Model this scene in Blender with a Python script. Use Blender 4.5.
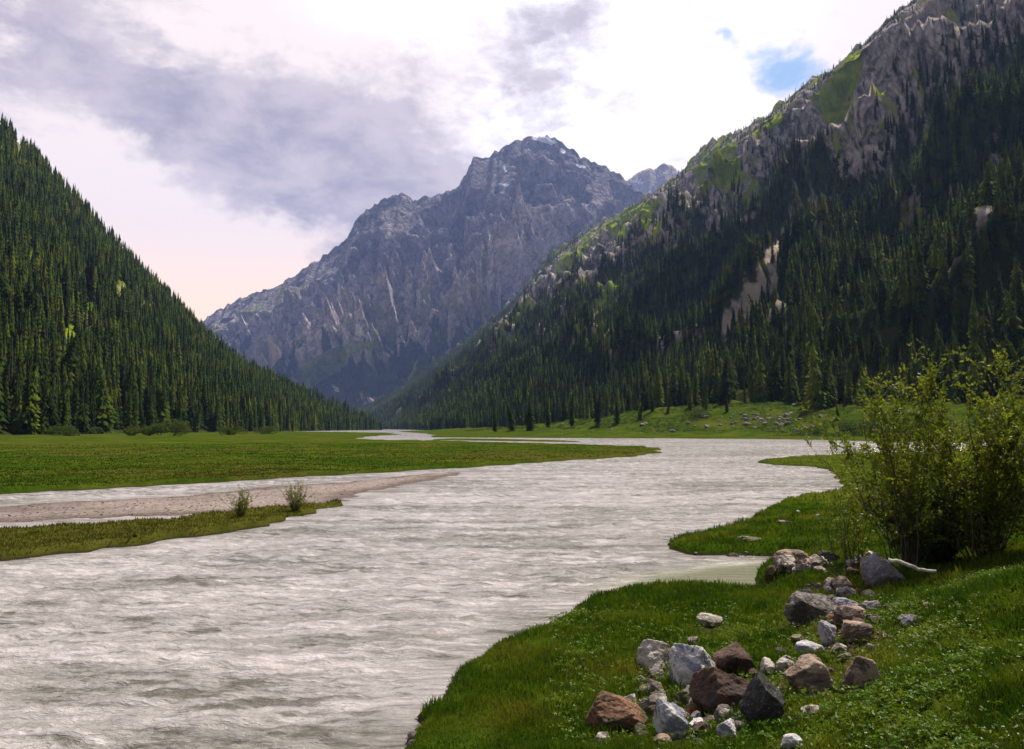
import bpy, math, random
import numpy as np
from mathutils import Vector, Matrix

# ------------------------------------------------------------------ camera, sky, sun, exposure
sc = bpy.context.scene
for o in list(bpy.data.objects):
    bpy.data.objects.remove(o)
C = sc.collection
W_, H_, F_ = 1024, 749, 760.0
CAMZ = 3.5
PITCH = math.atan(53.5 / F_)
cam_d = bpy.data.cameras.new('camera'); cam = bpy.data.objects.new('camera', cam_d); C.objects.link(cam)
cam.location = (0, 0, CAMZ); cam.rotation_euler = (math.pi / 2 + PITCH, 0, 0)
cam_d.sensor_width = 36; cam_d.lens = F_ / W_ * 36
cam_d.clip_start = 0.1; cam_d.clip_end = 60000
sc.camera = cam
sc.view_settings.view_transform = 'Standard'; sc.view_settings.look = 'None'
sc.view_settings.exposure = 0.32; sc.view_settings.gamma = 1; sc.view_settings.use_curve_mapping = False
SUN_AZ, SUN_EL = math.radians(48), math.radians(63)      # azimuth clockwise from +Y (the view direction)
HAZE = 3.9e-5

class NT:
    """tiny node-tree helper"""
    def __init__(s, tree): s.t = tree; s.n = tree.nodes; s.l = tree.links
    def new(s, typ, **k):
        n = s.n.new(typ)
        for a, b in k.items(): setattr(n, a, b)
        return n
    def put(s, sock, v):
        if isinstance(v, bpy.types.NodeSocket): s.l.new(v, sock)
        elif v is not None:
            if sock.type == 'RGBA' and not isinstance(v, (int, float)) and len(v) == 3: v = (*v, 1)
            sock.default_value = v
    def math(s, op, a, b=None, c=None, clamp=False):
        n = s.new('ShaderNodeMath', operation=op, use_clamp=clamp)
        for i, v in enumerate((a, b, c)):
            if v is not None: s.put(n.inputs[i], v)
        return n.outputs[0]
    def mix(s, f, a, b, blend='MIX'):
        n = s.new('ShaderNodeMix', data_type='RGBA', blend_type=blend)
        s.put(n.inputs[0], f); s.put(n.inputs[6], a); s.put(n.inputs[7], b)
        return n.outputs[2]
    def ramp(s, f, lo, hi, a=0.0, b=1.0):
        n = s.new('ShaderNodeMapRange', interpolation_type='SMOOTHSTEP')
        for i, v in enumerate((f, lo, hi, a, b)): s.put(n.inputs[i], v)
        return n.outputs[0]
    def noise(s, vec, scale, detail=4, rough=0.55, dist=0.0, col=False):
        n = s.new('ShaderNodeTexNoise'); s.put(n.inputs['Vector'], vec)
        n.inputs['Scale'].default_value = scale; n.inputs['Detail'].default_value = detail
        n.inputs['Roughness'].default_value = rough; n.inputs['Distortion'].default_value = dist
        return n.outputs[1] if col else n.outputs[0]
    def vor(s, vec, scale, feature='F1'):
        n = s.new('ShaderNodeTexVoronoi', feature=feature); s.put(n.inputs['Vector'], vec)
        n.inputs['Scale'].default_value = scale
        return n
    def mapping(s, vec, scale=(1, 1, 1), rot=(0, 0, 0), loc=(0, 0, 0)):
        n = s.new('ShaderNodeMapping'); s.put(n.inputs[0], vec)
        n.inputs[1].default_value = loc; n.inputs[2].default_value = rot; n.inputs[3].default_value = scale
        return n.outputs[0]
    def attr(s, name):
        n = s.new('ShaderNodeAttribute'); n.attribute_name = name; return n.outputs['Fac']
    def pos(s): return s.new('ShaderNodeNewGeometry').outputs['Position']
    def bump(s, h, strength=0.5, dist=1.0, normal=None):
        n = s.new('ShaderNodeBump'); s.put(n.inputs['Height'], h)
        n.inputs['Strength'].default_value = strength; n.inputs['Distance'].default_value = dist
        if normal is not None: s.put(n.inputs['Normal'], normal)
        return n.outputs[0]

def world():
    w = bpy.data.worlds.new('World'); sc.world = w; w.use_nodes = True
    t = NT(w.node_tree); t.n.clear()
    out = t.new('ShaderNodeOutputWorld'); bg = t.new('ShaderNodeBackground'); bg.inputs[1].default_value = 0.1
    sky = t.new('ShaderNodeTexSky', sky_type='NISHITA', sun_disc=False)
    sky.sun_elevation = SUN_EL; sky.sun_rotation = SUN_AZ; sky.altitude = 2000; sky.dust_density = 0.6
    d = t.new('ShaderNodeTexCoord').outputs['Generated']
    # warp the direction a little so nothing in the clouds is a clean ellipse
    wn = t.noise(d, 2.6, 6, 0.6, col=True)
    vm = t.new('ShaderNodeVectorMath', operation='MULTIPLY_ADD'); t.put(vm.inputs[0], wn)
    vm.inputs[1].default_value = (0.26, 0.26, 0.26); 
    sub = t.new('ShaderNodeVectorMath', operation='SUBTRACT'); t.put(sub.inputs[0], d); sub.inputs[1].default_value = (0.13, 0.13, 0.13)
    t.put(vm.inputs[2], sub.outputs[0])
    sx = t.new('ShaderNodeSeparateXYZ'); t.put(sx.inputs[0], vm.outputs[0])
    az = t.math('ARCTAN2', sx.outputs[0], sx.outputs[1]); el = t.math('ARCSINE', t.math('MINIMUM', t.math('MAXIMUM', sx.outputs[2], -1.0), 1.0))
    sx0 = t.new('ShaderNodeSeparateXYZ'); t.put(sx0.inputs[0], d)
    az0 = t.math('ARCTAN2', sx0.outputs[0], sx0.outputs[1]); el0 = t.math('ARCSINE', sx0.outputs[2])
    def blob(a, e, ra, re, rot=0, A=az, E=el):
        a, e, ra, re, rot = [math.radians(v) for v in (a, e, ra, re, rot)]
        da = t.math('SUBTRACT', A, a); de = t.math('SUBTRACT', E, e)
        u = t.math('DIVIDE', t.math('ADD', t.math('MULTIPLY', da, math.cos(rot)), t.math('MULTIPLY', de, math.sin(rot))), ra)
        v = t.math('DIVIDE', t.math('SUBTRACT', t.math('MULTIPLY', de, math.cos(rot)), t.math('MULTIPLY', da, math.sin(rot))), re)
        q = t.math('ADD', t.math('MULTIPLY', u, u), t.math('MULTIPLY', v, v))
        return t.math('POWER', 2.718, t.math('MULTIPLY', q, -1.0))
    def add(*a):
        r = a[0]
        for b in a[1:]: r = t.math('ADD', r, b)
        return r
    m3 = t.mapping(d, (1, 1, 1.9)); n4 = t.noise(m3, 22.0, 8, 0.6, 0.2)
    n1 = t.noise(m3, 3.6, 10, 0.60, 0.35); n2 = t.noise(m3, 10.0, 10, 0.62, 0.25)
    # shadowed cloud undersides
    grey = add(blob(-14, 19.5, 13, 5.0, -20), t.math('MULTIPLY', blob(-29, 24.5, 14, 4.5, -12), 0.75), t.math('MULTIPLY', blob(-20, 9, 13, 5.5, -25), -0.55), t.math('MULTIPLY', blob(3, 26, 8, 5, 0), 0.55),
               t.math('MULTIPLY', blob(10, 32, 7, 2.2, 0), 0.95), t.math('MULTIPLY', blob(4, 18, 7, 5, 0), 0.3),
               t.math('MULTIPLY', blob(12, 19, 6, 1.4, 0), 0.35), t.math('MULTIPLY', blob(-60, 35, 25, 20), 0.7))
    grey = t.math('MULTIPLY', grey, t.math('ADD', t.math('MULTIPLY', n1, 2.6), -0.30))
    grey = t.math('ADD', grey, t.math('MULTIPLY', t.math('SUBTRACT', n2, 0.5), 1.7))
    grey = t.math('ADD', grey, t.math('MULTIPLY', t.math('SUBTRACT', n1, 0.5), 0.8))
    grey = t.math('ADD', grey, t.math('MULTIPLY', t.math('SUBTRACT', n4, 0.5), 0.9))
    gm = t.ramp(grey, 0.20, 0.95)
    light = t.mix(t.ramp(el0, math.radians(3), math.radians(17)), (13.0, 8.6, 5.4), (9.2, 8.0, 7.6))
    white = add(blob(11, 25, 14, 12), blob(-8, 31, 10, 4, 0), t.math('MULTIPLY', blob(-2.5, 17, 6, 6), 0.6))
    white = t.math('MULTIPLY', white, t.math('ADD', n1, 0.45))
    light = t.mix(t.ramp(white, 0.25, 0.9), light, (11.5, 10.9, 11.0))
    dark = t.mix(t.ramp(n2, 0.3, 0.7), (3.3, 3.0, 3.7), (6.0, 5.25, 5.5))
    cloud = t.mix(gm, light, dark)
    # unseen sky behind and beside the camera, dimmed to shape the ambient light
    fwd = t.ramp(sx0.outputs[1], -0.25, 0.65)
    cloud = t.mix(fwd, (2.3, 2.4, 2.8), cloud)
    gap = t.math('ADD', add(blob(21.8, 24.6, 4.4, 2.3, -24), t.math('MULTIPLY', blob(17.8, 27.5, 1.0, 1.2), 0.4)), t.math('MULTIPLY', t.math('SUBTRACT', n2, 0.5), 1.5))
    gm2 = t.ramp(gap, 0.42, 1.0)
    skyc = t.mix(1.0, sky.outputs[0], (0.62, 0.72, 0.86), 'MULTIPLY')
    skyc = t.mix(0.6, skyc, (4.4, 6.6, 9.2))
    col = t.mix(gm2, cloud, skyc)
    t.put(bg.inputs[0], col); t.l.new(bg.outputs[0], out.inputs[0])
world()
sd_ = bpy.data.lights.new('sun', 'SUN'); sd_.energy = 5.0; sd_.angle = math.radians(0.8); sd_.color = (1.0, 0.93, 0.80)
sun = bpy.data.objects.new('sun', sd_); C.objects.link(sun)
SUND = Vector((math.sin(SUN_AZ) * math.cos(SUN_EL), math.cos(SUN_AZ) * math.cos(SUN_EL), math.sin(SUN_EL)))
sun.rotation_euler = SUND.to_track_quat('Z', 'Y').to_euler(); sun.location = (0, 0, 60)
cy = sc.cycles
cy.max_bounces = 6; cy.diffuse_bounces = 2; cy.glossy_bounces = 2; cy.transmission_bounces = 3; cy.volume_bounces = 1
cy.use_denoising = True; cy.transparent_max_bounces = 8

# ------------------------------------------------------------------ helpers
rng = np.random.default_rng(11); random.seed(4)
fv = np.array([0, math.cos(PITCH), math.sin(PITCH)]); uv_ = np.array([0, -math.sin(PITCH), math.cos(PITCH)])
def ray(px, py):
    px = np.asarray(px, float); py = np.asarray(py, float)
    return (px[..., None] - 512) * np.array([1, 0, 0]) + F_ * fv + (374.5 - py[..., None]) * uv_
def P(px, py, Y):
    r = ray(px, py); k = np.asarray(Y, float) / r[..., 1]
    return r * k[..., None] + np.array([0, 0, CAMZ])
def proj(p):
    q = np.asarray(p) - np.array([0, 0, CAMZ]); d = q @ fv; d = np.where(d < 0.1, 0.1, d)
    return 512 + F_ * q[..., 0] / d, 374.5 - F_ * (q @ uv_) / d
def water_pt(px, py):
    r = ray(px, py); k = -CAMZ / r[..., 2]; return (r * k[..., None])[..., :2]

def hsh(ix, iy, seed):
    h = (ix.astype(np.int64) * 374761393 + iy.astype(np.int64) * 668265263 + seed * 974634777) & 0xffffffff
    h = ((h ^ (h >> 13)) * 1274126177) & 0xffffffff
    return ((h ^ (h >> 16)) & 0xffff) / 65536.0
def pn(x, y, seed=0):
    x = np.asarray(x, float); y = np.asarray(y, float)
    ix = np.floor(x); iy = np.floor(y); fx = x - ix; fy = y - iy
    ux = fx * fx * fx * (fx * (fx * 6 - 15) + 10); uy = fy * fy * fy * (fy * (fy * 6 - 15) + 10)
    def g(a, b):
        t = hsh(ix + a, iy + b, seed) * 6.2831853
        return np.cos(t) * (fx - a) + np.sin(t) * (fy - b)
    a = g(0, 0) * (1 - ux) + g(1, 0) * ux; b = g(0, 1) * (1 - ux) + g(1, 1) * ux
    return (a * (1 - uy) + b * uy) * 1.5
def fbm(x, y, o=5, seed=0, g=0.5):
    s = 0; a = 1
    for i in range(o): s = s + a * pn(x * 2 ** i + 17.3 * i, y * 2 ** i - 9.1 * i, seed + i); a *= g
    return s
def ridged(x, y, o=5, seed=0, g=0.5):
    s = 0; a = 1; w = 1
    for i in range(o):
        n = 1 - np.abs(pn(x * 2 ** i + 7.7 * i, y * 2 ** i + 3.1 * i, seed + i)) * 1.6
        n = np.clip(n, 0, 1) ** 2 * w; w = np.clip(n * 1.6, 0, 1); s = s + a * n; a *= g
    return s
def sst(x, a, b):
    t = np.clip((x - a) / (b - a), 0, 1); return t * t * (3 - 2 * t)

def sdist(x, y, poly):
    """signed distance, positive inside"""
    best = np.full(x.shape, 1e12); ins = np.zeros(x.shape, bool); n = len(poly)
    for i in range(n):
        x0, y0 = poly[i]; x1, y1 = poly[(i + 1) % n]
        dx, dy = x1 - x0, y1 - y0; L = dx * dx + dy * dy + 1e-12
        t = np.clip(((x - x0) * dx + (y - y0) * dy) / L, 0, 1)
        best = np.minimum(best, (x - x0 - t * dx) ** 2 + (y - y0 - t * dy) ** 2)
        if y0 != y1:
            c = ((y0 > y) != (y1 > y)) & (x < dx * (y - y0) / dy + x0)
            ins ^= c
    d = np.sqrt(best); return np.where(ins, d, -d)

def mesh_np(name, V, Fs, mat, parent=None, smooth=False, attrs=None, link=True):
    """V (n,3); Fs: list of int arrays (m,k)"""
    me = bpy.data.meshes.new(name); V = np.asarray(V, np.float32)
    if not isinstance(Fs, (list, tuple)): Fs = [Fs]
    Fs = [np.asarray(f, np.int32) for f in Fs if len(f)]
    me.vertices.add(len(V)); me.vertices.foreach_set('co', V.ravel())
    nl = sum(f.size for f in Fs); npoly = sum(len(f) for f in Fs)
    me.loops.add(nl); me.polygons.add(npoly)
    me.loops.foreach_set('vertex_index', np.concatenate([f.ravel() for f in Fs]))
    tot = np.concatenate([np.full(len(f), f.shape[1], np.int32) for f in Fs])
    me.polygons.foreach_set('loop_start', np.concatenate([[0], np.cumsum(tot)[:-1]]).astype(np.int32))
    me.polygons.foreach_set('loop_total', tot)
    if smooth: me.polygons.foreach_set('use_smooth', np.ones(npoly, bool))
    if attrs:
        for k, v in attrs.items():
            a = me.attributes.new(k, 'FLOAT', 'POINT'); a.data.foreach_set('value', np.asarray(v, np.float32).ravel())
    me.update(calc_edges=True); me.validate()
    if mat: me.materials.append(mat)
    if not link: return me
    o = bpy.data.objects.new(name, me); C.objects.link(o)
    if parent: o.parent = parent
    return o
def grid_faces(nu, nv):
    i = np.arange((nu - 1) * (nv - 1)); a = (i // (nv - 1)) * nv + i % (nv - 1)
    return np.stack([a, a + nv, a + nv + 1, a + 1], 1)
def structure(o): o['kind'] = 'structure'; return o
def tag(o, label, cat, group=None, kind=None):
    o['label'] = label; o['category'] = cat
    if group: o['group'] = group
    if kind: o['kind'] = kind
    return o
def empty(name, loc, rz=0):
    o = bpy.data.objects.new(name, None); C.objects.link(o); o.location = loc; o.rotation_euler = (0, 0, rz)
    o.empty_display_size = 0.2; return o

# ------------------------------------------------------------------ materials
def material(name):
    m = bpy.data.materials.new(name); m.use_nodes = True; t = NT(m.node_tree)
    return m, t, t.n['Principled BSDF']

def mat_ground():
    m, t, b = material('ground_soil_and_turf'); p = t.pos()
    n1 = t.noise(p, 0.09, 6, 0.6); n2 = t.noise(p, 1.7, 6, 0.65); n3 = t.noise(p, 22, 4, 0.7); n4 = t.noise(t.mapping(p, (0.25, 1, 1)), 0.5, 5, 0.6)
    g = t.mix(t.ramp(n2, 0.3, 0.7), (0.016, 0.042, 0.003), (0.042, 0.078, 0.005))
    g = t.mix(t.ramp(n1, 0.4, 0.72), g, (0.080, 0.092, 0.010))
    g = t.mix(t.ramp(n4, 0.52, 0.74), g, (0.026, 0.045, 0.005))
    g = t.mix(t.math('MULTIPLY', t.ramp(n3, 0.55, 0.75), 0.25), g, (0.075, 0.085, 0.015))
    g = t.mix(t.math('MULTIPLY', t.attr('soil'), t.ramp(n3, 0.3, 0.6, 0.5, 1.0)), g, (0.032, 0.025, 0.015))
    g = t.mix(t.math('MULTIPLY', t.attr('dry'), t.ramp(n2, 0.3, 0.8, 0.35, 1.0)), g, (0.095, 0.072, 0.018))
    v = t.vor(p, 9.0); v2 = t.vor(p, 2.2)
    st = t.mix(v.outputs['Color'], (0.09, 0.078, 0.072), (0.42, 0.36, 0.335))
    st = t.mix(t.math('MULTIPLY', t.ramp(v2.outputs['Distance'], 0.0, 0.22, 1, 0), 0.5), st, (0.50, 0.44, 0.41))
    st = t.mix(t.ramp(n2, 0.35, 0.7), st, (0.25, 0.19, 0.17))
    wet = t.mix(1.0, st, (0.5, 0.48, 0.48), 'MULTIPLY')
    z = t.new('ShaderNodeSeparateXYZ'); t.put(z.inputs[0], p)
    st = t.mix(t.ramp(z.outputs[2], 0.01, 0.10), wet, st)
    c = t.mix(t.ramp(t.math('ADD', t.attr('gravel'), t.math('MULTIPLY', t.math('SUBTRACT', n2, 0.5), 0.5)), 0.4, 0.6), g, st)
    nz = t.new('ShaderNodeSeparateXYZ'); t.put(nz.inputs[0], t.new('ShaderNodeNewGeometry').outputs['Normal'])
    soil = t.mix(n3, (0.018, 0.014, 0.008), (0.06, 0.047, 0.03))
    low = t.math('MULTIPLY', t.ramp(z.outputs[2], 0.0, 0.10, 1, 0), t.math('SUBTRACT', 1.0, t.attr('gravel')))
    c = t.mix(low, c, soil)
    t.put(b.inputs['Base Color'], c); b.inputs['Roughness'].default_value = 0.95; b.inputs['Specular IOR Level'].default_value = 0.0
    h = t.math('ADD', t.math('MULTIPLY', n2, 0.3), t.math('MULTIPLY', n3, 0.06))
    t.put(b.inputs['Normal'], t.bump(h, 0.7, 0.5)); return m

def mat_water():
    m, t, b = material('silty_glacier_water'); p = t.pos()
    pm = t.mapping(p, (0.30, 1.25, 1), (0, 0, math.radians(-17)))
    a = t.noise(pm, 3.6, 6, 0.66, 0.25); c = t.noise(pm, 0.6, 4, 0.55, 0.3); e = t.noise(pm, 11.0, 4, 0.65, 0.1)
    big = t.noise(t.mapping(p, (0.35, 1.0, 1), (0, 0, math.radians(-20))), 0.09, 5, 0.6, 0.9)
    lines = t.noise(t.mapping(p, (0.06, 1.0, 1), (0, 0, math.radians(-17))), 0.7, 5, 0.6, 0.3)
    col = t.mix(t.ramp(t.math('ADD', t.math('MULTIPLY', big, 0.6), t.math('MULTIPLY', lines, 0.4)), 0.40, 0.60), (0.26, 0.245, 0.225), (0.48, 0.44, 0.44))
    mixd = t.math('ADD', t.math('MULTIPLY', a, 0.6), t.math('MULTIPLY', c, 0.4))
    col = t.mix(t.ramp(mixd, 0.48, 0.62, 0, 0.85), col, (0.66, 0.60, 0.61))
    col = t.mix(t.ramp(mixd, 0.48, 0.38, 0, 0.85), col, (0.10, 0.095, 0.07))
    col = t.mix(t.attr('calm'), col, (0.20, 0.20, 0.13))
    t.put(b.inputs['Base Color'], col)
    b.inputs['Roughness'].default_value = 0.14; b.inputs['IOR'].default_value = 1.33
    rip = t.ramp(t.attr('calm'), 0, 1, 1, 0.10)
    h = t.math('ADD', t.math('MULTIPLY', a, 0.20), t.math('MULTIPLY', e, 0.05)); h = t.math('ADD', h, t.math('MULTIPLY', c, 0.30))
    t.put(b.inputs['Normal'], t.bump(t.math('MULTIPLY', h, rip), 1.0, 1.0)); return m

def mat_mountain(name, kind):
    m, t, b = material(name); p = t.pos()
    k = {'central': 0.35, 'side': 1.0, 'left': 1.0}[kind]
    n1 = t.noise(p, 0.006 * k, 8, 0.62, 0.3); n2 = t.noise(p, 0.035 * k, 8, 0.68, 0.5); n3 = t.noise(t.mapping(p, (1, 1, (0.8 if kind == 'central' else 0.5))), (0.045 if kind == 'central' else 0.09) * k, 9, 0.68, 1.0)
    v = t.vor(t.mapping(p, (1, 1, 0.5)), 0.05 * k, 'DISTANCE_TO_EDGE')
    if kind == 'central':
        r = t.mix(t.ramp(n3, 0.30, 0.70), (0.17, 0.14, 0.14), (0.76, 0.65, 0.63))
        r = t.mix(t.ramp(n1, 0.45, 0.70), r, (0.24, 0.19, 0.185))
        r = t.mix(t.math('MULTIPLY', t.ramp(n2, 0.52, 0.62), 0.55), r, (0.10, 0.085, 0.095))
    else:
        r = t.mix(t.ramp(n3, 0.34, 0.68), (0.075, 0.068, 0.066), (0.58, 0.50, 0.45))
        r = t.mix(t.math('MULTIPLY', t.ramp(n1, 0.5, 0.66), 0.7), r, (0.24, 0.19, 0.15)); r = t.mix(t.ramp(n2, 0.56, 0.64), r, (0.075, 0.085, 0.03))
    r = t.mix(t.math('MULTIPLY', t.attr('summit'), t.ramp(n2, 0.3, 0.6, .6, 1.0)), r, t.mix(t.ramp(n3, .35, .65), (0.08, 0.07, 0.076), (0.28, 0.245, 0.245)))  # crest rock darkened in colour to tone down its sunlit ledges
    crack = t.ramp(v.outputs[0], 0.0, 0.07, 0.35, 0)
    r = t.mix(crack, r, (0.05, 0.045, 0.045))
    grass = t.mix(t.ramp(n2, 0.35, 0.65), (0.085, 0.14, 0.008), (0.25, 0.30, 0.018))
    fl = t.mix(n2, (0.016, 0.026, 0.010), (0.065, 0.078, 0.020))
    scree = t.mix(t.ramp(n2, 0.3, 0.7), (0.30, 0.23, 0.18), (0.50, 0.40, 0.33))
    nn = t.math('MULTIPLY', t.math('ADD', t.math('SUBTRACT', n2, 0.5), t.math('MULTIPLY', t.math('SUBTRACT', n3, 0.5), 0.5)), 1.5)
    def w(a, lo=0.35, hi=0.65): return t.ramp(t.math('ADD', t.attr(a), nn), lo, hi)
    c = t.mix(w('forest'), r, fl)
    c = t.mix(w('grass'), c, grass)
    c = t.mix(w('scree'), c, scree)
    c = t.mix(w('snow', 0.5, 0.6), c, (0.85, 0.86, 0.9))
    t.put(b.inputs['Base Color'], c); b.inputs['Roughness'].default_value = 0.95; b.inputs['Specular IOR Level'].default_value = 0.0
    h = t.math('ADD', t.math('MULTIPLY', n3, 1.0), t.math('MULTIPLY', t.ramp(v.outputs[0], 0, 0.2), 0.25))
    t.put(b.inputs['Normal'], t.bump(h, 1.0, (30 if kind == 'central' else 3.5))); return m

def mat_leafy(name, c1, c2, scale, trans=0.35, rough=0.6, spec=0.2, c3=None, tint=None):
    m, t, b = material(name); p = t.pos()
    n = t.noise(p, scale, 4, 0.65); n2 = t.noise(p, scale * 7, 3, 0.6)
    c = t.mix(t.ramp(t.math('ADD', t.math('MULTIPLY', n, 0.65), t.math('MULTIPLY', n2, 0.35)), 0.36, 0.64), c1, c2)
    if c3: c = t.mix(t.ramp(t.noise(p, scale * 0.5, 5, 0.6), 0.5, 0.68), c, c3)
    if tint:      # every tree has its own shade of needle
        f = t.attr('tint') if tint == 'attr' else t.new('ShaderNodeObjectInfo').outputs['Random']
        c = t.mix(1.0, c, t.mix(f, (0.35, 0.42, 0.45), (2.0, 1.8, 1.2)), 'MULTIPLY')
    t.put(b.inputs['Base Color'], c); b.inputs['Roughness'].default_value = rough; b.inputs['Specular IOR Level'].default_value = spec
    if trans > 0:
        tr = t.new('ShaderNodeBsdfTranslucent'); t.put(tr.inputs[0], t.mix(1.0, c, (1.5, 1.45, 0.7), 'MULTIPLY'))
        ms = t.new('ShaderNodeMixShader'); ms.inputs[0].default_value = trans
        t.l.new(b.outputs[0], ms.inputs[1]); t.l.new(tr.outputs[0], ms.inputs[2])
        t.l.new(ms.outputs[0], t.n['Material Output'].inputs[0])
    return m

def mat_plain(name, c1, c2, scale, rough=0.9, bump=0.4, bd=0.02):
    m, t, b = material(name); p = t.new('ShaderNodeTexCoord').outputs['Object']
    n = t.noise(p, scale, 6, 0.65, 0.3)
    t.put(b.inputs['Base Color'], t.mix(t.ramp(n, 0.3, 0.7), c1, c2)); b.inputs['Roughness'].default_value = rough
    t.put(b.inputs['Normal'], t.bump(n, bump, bd)); return m

def mat_rock(name, c1, c2, c3, sc1=3.0, lich=0.3):
    m, t, b = material(name)
    oi = t.new('ShaderNodeObjectInfo')
    off = t.new('ShaderNodeVectorMath', operation='MULTIPLY_ADD')
    cmb = t.new('ShaderNodeCombineXYZ')
    for i in range(3): t.put(cmb.inputs[i], oi.outputs['Random'])
    t.put(off.inputs[0], cmb.outputs[0]); off.inputs[1].default_value = (40, 23, 61)
    t.put(off.inputs[2], t.new('ShaderNodeTexCoord').outputs['Object']); p = off.outputs[0]
    n = t.noise(p, sc1, 7, 0.65, 0.8); n2 = t.noise(p, sc1 * 5, 6, 0.7); n3 = t.noise(p, sc1 * 0.8, 4, 0.6, 1.5)
    c = t.mix(t.ramp(n, 0.38, 0.58), c1, c2)
    c = t.mix(t.ramp(n3, 0.48, 0.56), c, c3)
    c = t.mix(t.math('MULTIPLY', t.ramp(n2, 0.58, 0.66), lich), c, (0.5, 0.47, 0.42))
    c = t.mix(t.math('MULTIPLY', t.ramp(n2, 0.42, 0.34), 0.6), c, (0.03, 0.026, 0.024))
    # dark flecks follow the lows of the fine noise
    t.put(b.inputs['Base Color'], c); b.inputs['Roughness'].default_value = 0.88; b.inputs['Specular IOR Level'].default_value = 0.25
    h = t.math('ADD', n, t.math('MULTIPLY', n2, 0.7))
    t.put(b.inputs['Normal'], t.bump(h, 1.0, 0.08)); return m

M_ground = mat_ground(); M_water = mat_water()
M_spruce = mat_leafy('spruce_needles', (0.014, 0.032, 0.005), (0.050, 0.078, 0.008), 0.11, 0.30, 0.75, 0.05, (0.085, 0.105, 0.010), tint='obj')
M_spruce2 = mat_leafy('spruce_needles_of_the_wood', (0.014, 0.032, 0.005), (0.050, 0.078, 0.008), 0.11, 0.30, 0.75, 0.05, (0.085, 0.105, 0.010), tint='attr')
M_bark = mat_plain('bark', (0.05, 0.035, 0.025), (0.13, 0.10, 0.08), 6)
M_leaf = mat_leafy('willow_leaves', (0.060, 0.095, 0.008), (0.19, 0.22, 0.022), 1.2, 0.45, 0.5, 0.3)
M_leafd = mat_leafy('broad_leaves', (0.035, 0.065, 0.010), (0.080, 0.115, 0.016), 0.5, 0.35, 0.6, 0.2)
M_leafdk = mat_leafy('dark_willow_leaves', (0.014, 0.026, 0.006), (0.050, 0.070, 0.012), 1.4, 0.25, 0.6, 0.15)
M_stem = mat_plain('willow_bark', (0.035, 0.028, 0.02), (0.12, 0.10, 0.075), 9)
M_grass = mat_leafy('grass_blades', (0.022, 0.058, 0.003), (0.080, 0.132, 0.007), 1.1, 0.40, 0.55, 0.2, (0.135, 0.145, 0.018))
M_drygr = mat_leafy('yellowing_grass_blades', (0.06, 0.065, 0.010), (0.13, 0.12, 0.022), 0.8, 0.3, 0.6, 0.2)
M_flower = mat_plain('white_petals', (0.55, 0.58, 0.42), (0.75, 0.75, 0.66), 30, 0.8, 0)
M_herb = mat_leafy('herb_leaves', (0.050, 0.12, 0.006), (0.15, 0.21, 0.016), 3.0, 0.35, 0.5, 0.3)
M_wood = mat_plain('bleached_driftwood', (0.30, 0.26, 0.22), (0.62, 0.57, 0.52), 12)
M_woodd = mat_plain('dark_wet_wood', (0.05, 0.035, 0.025), (0.15, 0.11, 0.08), 12)
RK = dict(
    white=mat_rock('white_quartz_stone', (0.52, 0.49, 0.49), (0.80, 0.76, 0.74), (0.26, 0.28, 0.36), 2.6, 0.2),
    pale=mat_rock('pale_tan_stone', (0.32, 0.27, 0.22), (0.66, 0.59, 0.52), (0.18, 0.145, 0.125), 3.5),
    brown=mat_rock('dark_red_brown_stone', (0.050, 0.030, 0.024), (0.13, 0.075, 0.055), (0.075, 0.055, 0.05), 2.8, 0.15),
    rust=mat_rock('rust_brown_stone', (0.10, 0.055, 0.035), (0.27, 0.14, 0.085), (0.09, 0.075, 0.045), 2.8, 0.25),
    dark=mat_rock('dark_speckled_stone', (0.045, 0.043, 0.047), (0.11, 0.105, 0.105), (0.065, 0.06, 0.058), 5, 0.55),
    grey=mat_rock('grey_speckled_stone', (0.14, 0.12, 0.115), (0.32, 0.28, 0.26), (0.10, 0.085, 0.08), 5, 0.5),
    lav=mat_rock('lavender_grey_stone', (0.20, 0.19, 0.24), (0.42, 0.39, 0.44), (0.30, 0.235, 0.235), 3, 0.3),
    tan=mat_rock('pinkish_tan_stone', (0.25, 0.17, 0.125), (0.50, 0.36, 0.28), (0.16, 0.12, 0.10), 3, 0.3),
    orange=mat_rock('orange_stone', (0.35, 0.10, 0.03), (0.50, 0.17, 0.06), (0.25, 0.09, 0.04), 4, 0.1),
    olive=mat_rock('mossy_olive_stone', (0.12, 0.12, 0.05), (0.28, 0.26, 0.17), (0.07, 0.08, 0.03), 4, 0.3))

# ------------------------------------------------------------------ valley floor
def wp(pts): return [tuple(water_pt(a, b)) for a, b in pts]
def rag(poly, amp, seed):
    """subdivide a shoreline and give it small irregular bays"""
    out = []; n = len(poly)
    for i in range(n):
        a = np.array(poly[i]); b = np.array(poly[(i + 1) % n]); L = np.linalg.norm(b - a)
        dm = max(np.linalg.norm((a + b) / 2), 8); k = int(min(12, max(1, L / (dm * 0.02))))
        nrm = np.array([-(b - a)[1], (b - a)[0]]) / (L + 1e-9)
        for j in range(k):
            q = a + (b - a) * j / k
            f = float(pn(q[0] / (dm * 0.045) + seed, q[1] / (dm * 0.045), seed)) * amp * dm * 0.01
            out.append(tuple(q + nrm * f))
    return out
meadow = rag(wp([(-500, 519), (-250, 508), (0, 494), (100, 489), (200, 483.5), (300, 477.5), (400, 471.5), (480, 466.5), (560, 461), (620, 457.5), (650, 454.5), (658, 451),
                 (648, 448), (600, 446.2), (545, 444.6), (480, 443), (440, 441.4), (400, 441), (372, 440.4), (355, 438.5), (372, 436.2), (392, 434.6), (385, 433), (340, 432.2), (300, 431.8), (-200, 431.5), (-900, 434)]), 1.8, 3)
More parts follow.
